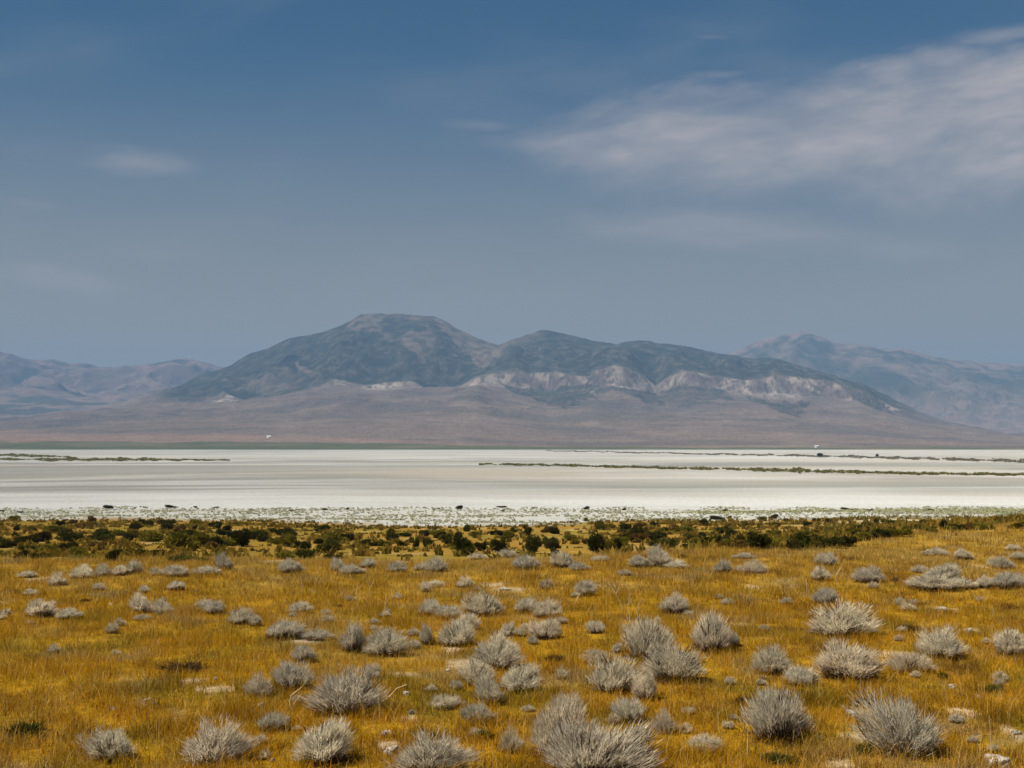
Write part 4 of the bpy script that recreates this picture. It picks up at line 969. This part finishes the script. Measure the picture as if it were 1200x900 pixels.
def edge_curve(pts):
    # piecewise height of a cloud edge over bearing
    n = N.new('ShaderNodeFloatCurve'); cm = n.mapping; c = cm.curves[0]
    t = math_('DIVIDE', math_('SUBTRACT', U, px(500)), px(1400) - px(500), clamp=True)
    while len(c.points) > 2: c.points.remove(c.points[1])
    q = [((a - 500) / 900, (520 - b) / 600) for a, b in pts]
    c.points[0].location = (0, q[0][1]); c.points[1].location = (1, q[-1][1])
    for a in q[1:-1]: c.points.new(*a)
    cm.update(); L.new(t, n.inputs['Value'])
    return math_('MULTIPLY', n.outputs[0], 600 / F)
up = edge_curve([(500, 170), (590, 152), (640, 134), (720, 114), (800, 104), (900, 90), (1050, 66), (1200, 36), (1400, 10)])
lo = edge_curve([(500, 172), (590, 180), (640, 202), (720, 224), (800, 234), (900, 232), (1000, 246), (1100, 254), (1200, 240), (1400, 220)])
wob = math_('MULTIPLY', math_('SUBTRACT', noise(9, 1, 3.0, 0.22, 6), 0.5), 0.06)
Vw = math_('ADD', V_, wob)
m_up = smooth(math_('SUBTRACT', up, Vw), -0.008, 0.022); m_lo = smooth(math_('SUBTRACT', Vw, lo), -0.012, 0.034)
body = math_('MULTIPLY', math_('MULTIPLY', m_up, m_lo), math_('ADD', 0.6, math_('MULTIPLY', smooth(U, px(600), px(780)), 0.4)))
fib = smooth(noise(20, 1.0, 5.5, 0.27, 10, 0.68, 5.0, 0.6), 0.28, 0.70)
tex = smooth(noise(7, 1.0, 3.6, 0.24, 10, 0.62, 2.0, 0.4), 0.26, 0.72)
hole = smooth(noise(6.5, 1.0, 2.2, 0.1, 6, 0.55, 7.3, 0.3), 0.33, 0.60)
main = math_('MULTIPLY', body, math_('MULTIPLY', math_('ADD', math_('MULTIPLY', tex, 0.45), 0.55), math_('ADD', math_('MULTIPLY', hole, 0.6), 0.4)))
def lens(cx, cy, rx, ry, slope, amt, off):
    du = math_('DIVIDE', math_('SUBTRACT', U, px(cx)), rx / F)
    dv = math_('DIVIDE', math_('SUBTRACT', math_('SUBTRACT', V_, py(cy)), math_('MULTIPLY', math_('SUBTRACT', U, px(cx)), slope)), ry / F)
    r = math_('SQRT', math_('ADD', math_('MULTIPLY', du, du), math_('MULTIPLY', dv, dv)))
    m = smooth(math_('SUBTRACT', math_('ADD', 1.0, math_('MULTIPLY', math_('SUBTRACT', noise(14, 1, 4, slope, 6, 0.6, off), 0.5), 1.6)), r), -0.15, 1.15)
    return math_('MULTIPLY', m, amt)
cl = math_('MULTIPLY', main, math_('ADD', 0.92, math_('MULTIPLY', fib, 0.22)))
for a in [(160, 188, 80, 20, -0.06, 0.42, 1.0), (60, 325, 130, 26, -0.14, 0.25, 2.0), (850, 268, 230, 34, -0.04, 0.36, 3.0), (1190, 190, 40, 26, 0.1, 0.45, 4.0), (1170, 42, 110, 15, 0.18, 0.45, 5.0), (832, 43, 40, 6, 0.0, 0.18, 6.0), (840, 88, 50, 8, 0.05, 0.25, 7.0), (570, 148, 70, 12, -0.05, 0.18, 8.0), (180, 298, 110, 12, -0.05, 0.16, 9.0), (1060, 290, 120, 22, -0.05, 0.2, 9.7), (30, 238, 50, 8, -0.1, 0.14, 10.4)]:
    cl = math_('MAXIMUM', cl, lens(*a))
fwd = smooth(sep.outputs['Y'], 0.05, 0.2)
veil = math_('MULTIPLY', smooth(noise(4, 1, 3.5, 0.1, 6, 0.55, 12.0), 0.45, 0.8), 0.12)
cl = math_('MULTIPLY', math_('MAXIMUM', cl, veil), fwd)
tint = N.new('ShaderNodeMix'); tint.data_type = 'RGBA'; tint.blend_type = 'MULTIPLY'; tint.inputs[0].default_value = 1.0
L.new(sky.outputs[0], tint.inputs[6]); tint.inputs[7].default_value = (0.130, 0.355, 0.455, 1)
dust = N.new('ShaderNodeMix'); dust.data_type = 'RGBA'      # dusty air low in the sky
L.new(math_('MULTIPLY', smooth(math_('ABSOLUTE', sep.outputs['Z']), 0.29, 0.01), 0.92), dust.inputs[0]); L.new(tint.outputs[2], dust.inputs[6]); dust.inputs[7].default_value = (3.45, 2.98, 2.25, 1)
mx = N.new('ShaderNodeMix'); mx.data_type = 'RGBA'
L.new(cl, mx.inputs[0]); L.new(dust.outputs[2], mx.inputs[6]); mx.inputs[7].default_value = (4.5, 4.05, 3.95, 1)
L.new(mx.outputs[2], bg.inputs['Color'])

# ---------------------------------------------------------------- camera
cam = bpy.data.cameras.new('camera'); cam.sensor_width = 36.0; cam.lens = 36.0 * F / 1200.0
cam.shift_y = (HY - 450.0) / 1200.0; cam.clip_start = 0.1; cam.clip_end = 60000
co = bpy.data.objects.new('camera', cam); COL.objects.link(co); co.location = (0, 0, ZC); co.rotation_euler = (math.pi / 2, 0, 0)
SC.camera = co

SC.render.engine = 'CYCLES'
SC.cycles.use_denoising = True
SC.cycles.max_bounces = 6; SC.cycles.diffuse_bounces = 4; SC.cycles.transmission_bounces = 3; SC.cycles.volume_bounces = 0
SC.view_settings.view_transform = 'Standard'; SC.view_settings.look = 'None'; SC.view_settings.gamma = 1.0
SC.view_settings.exposure = 0.55
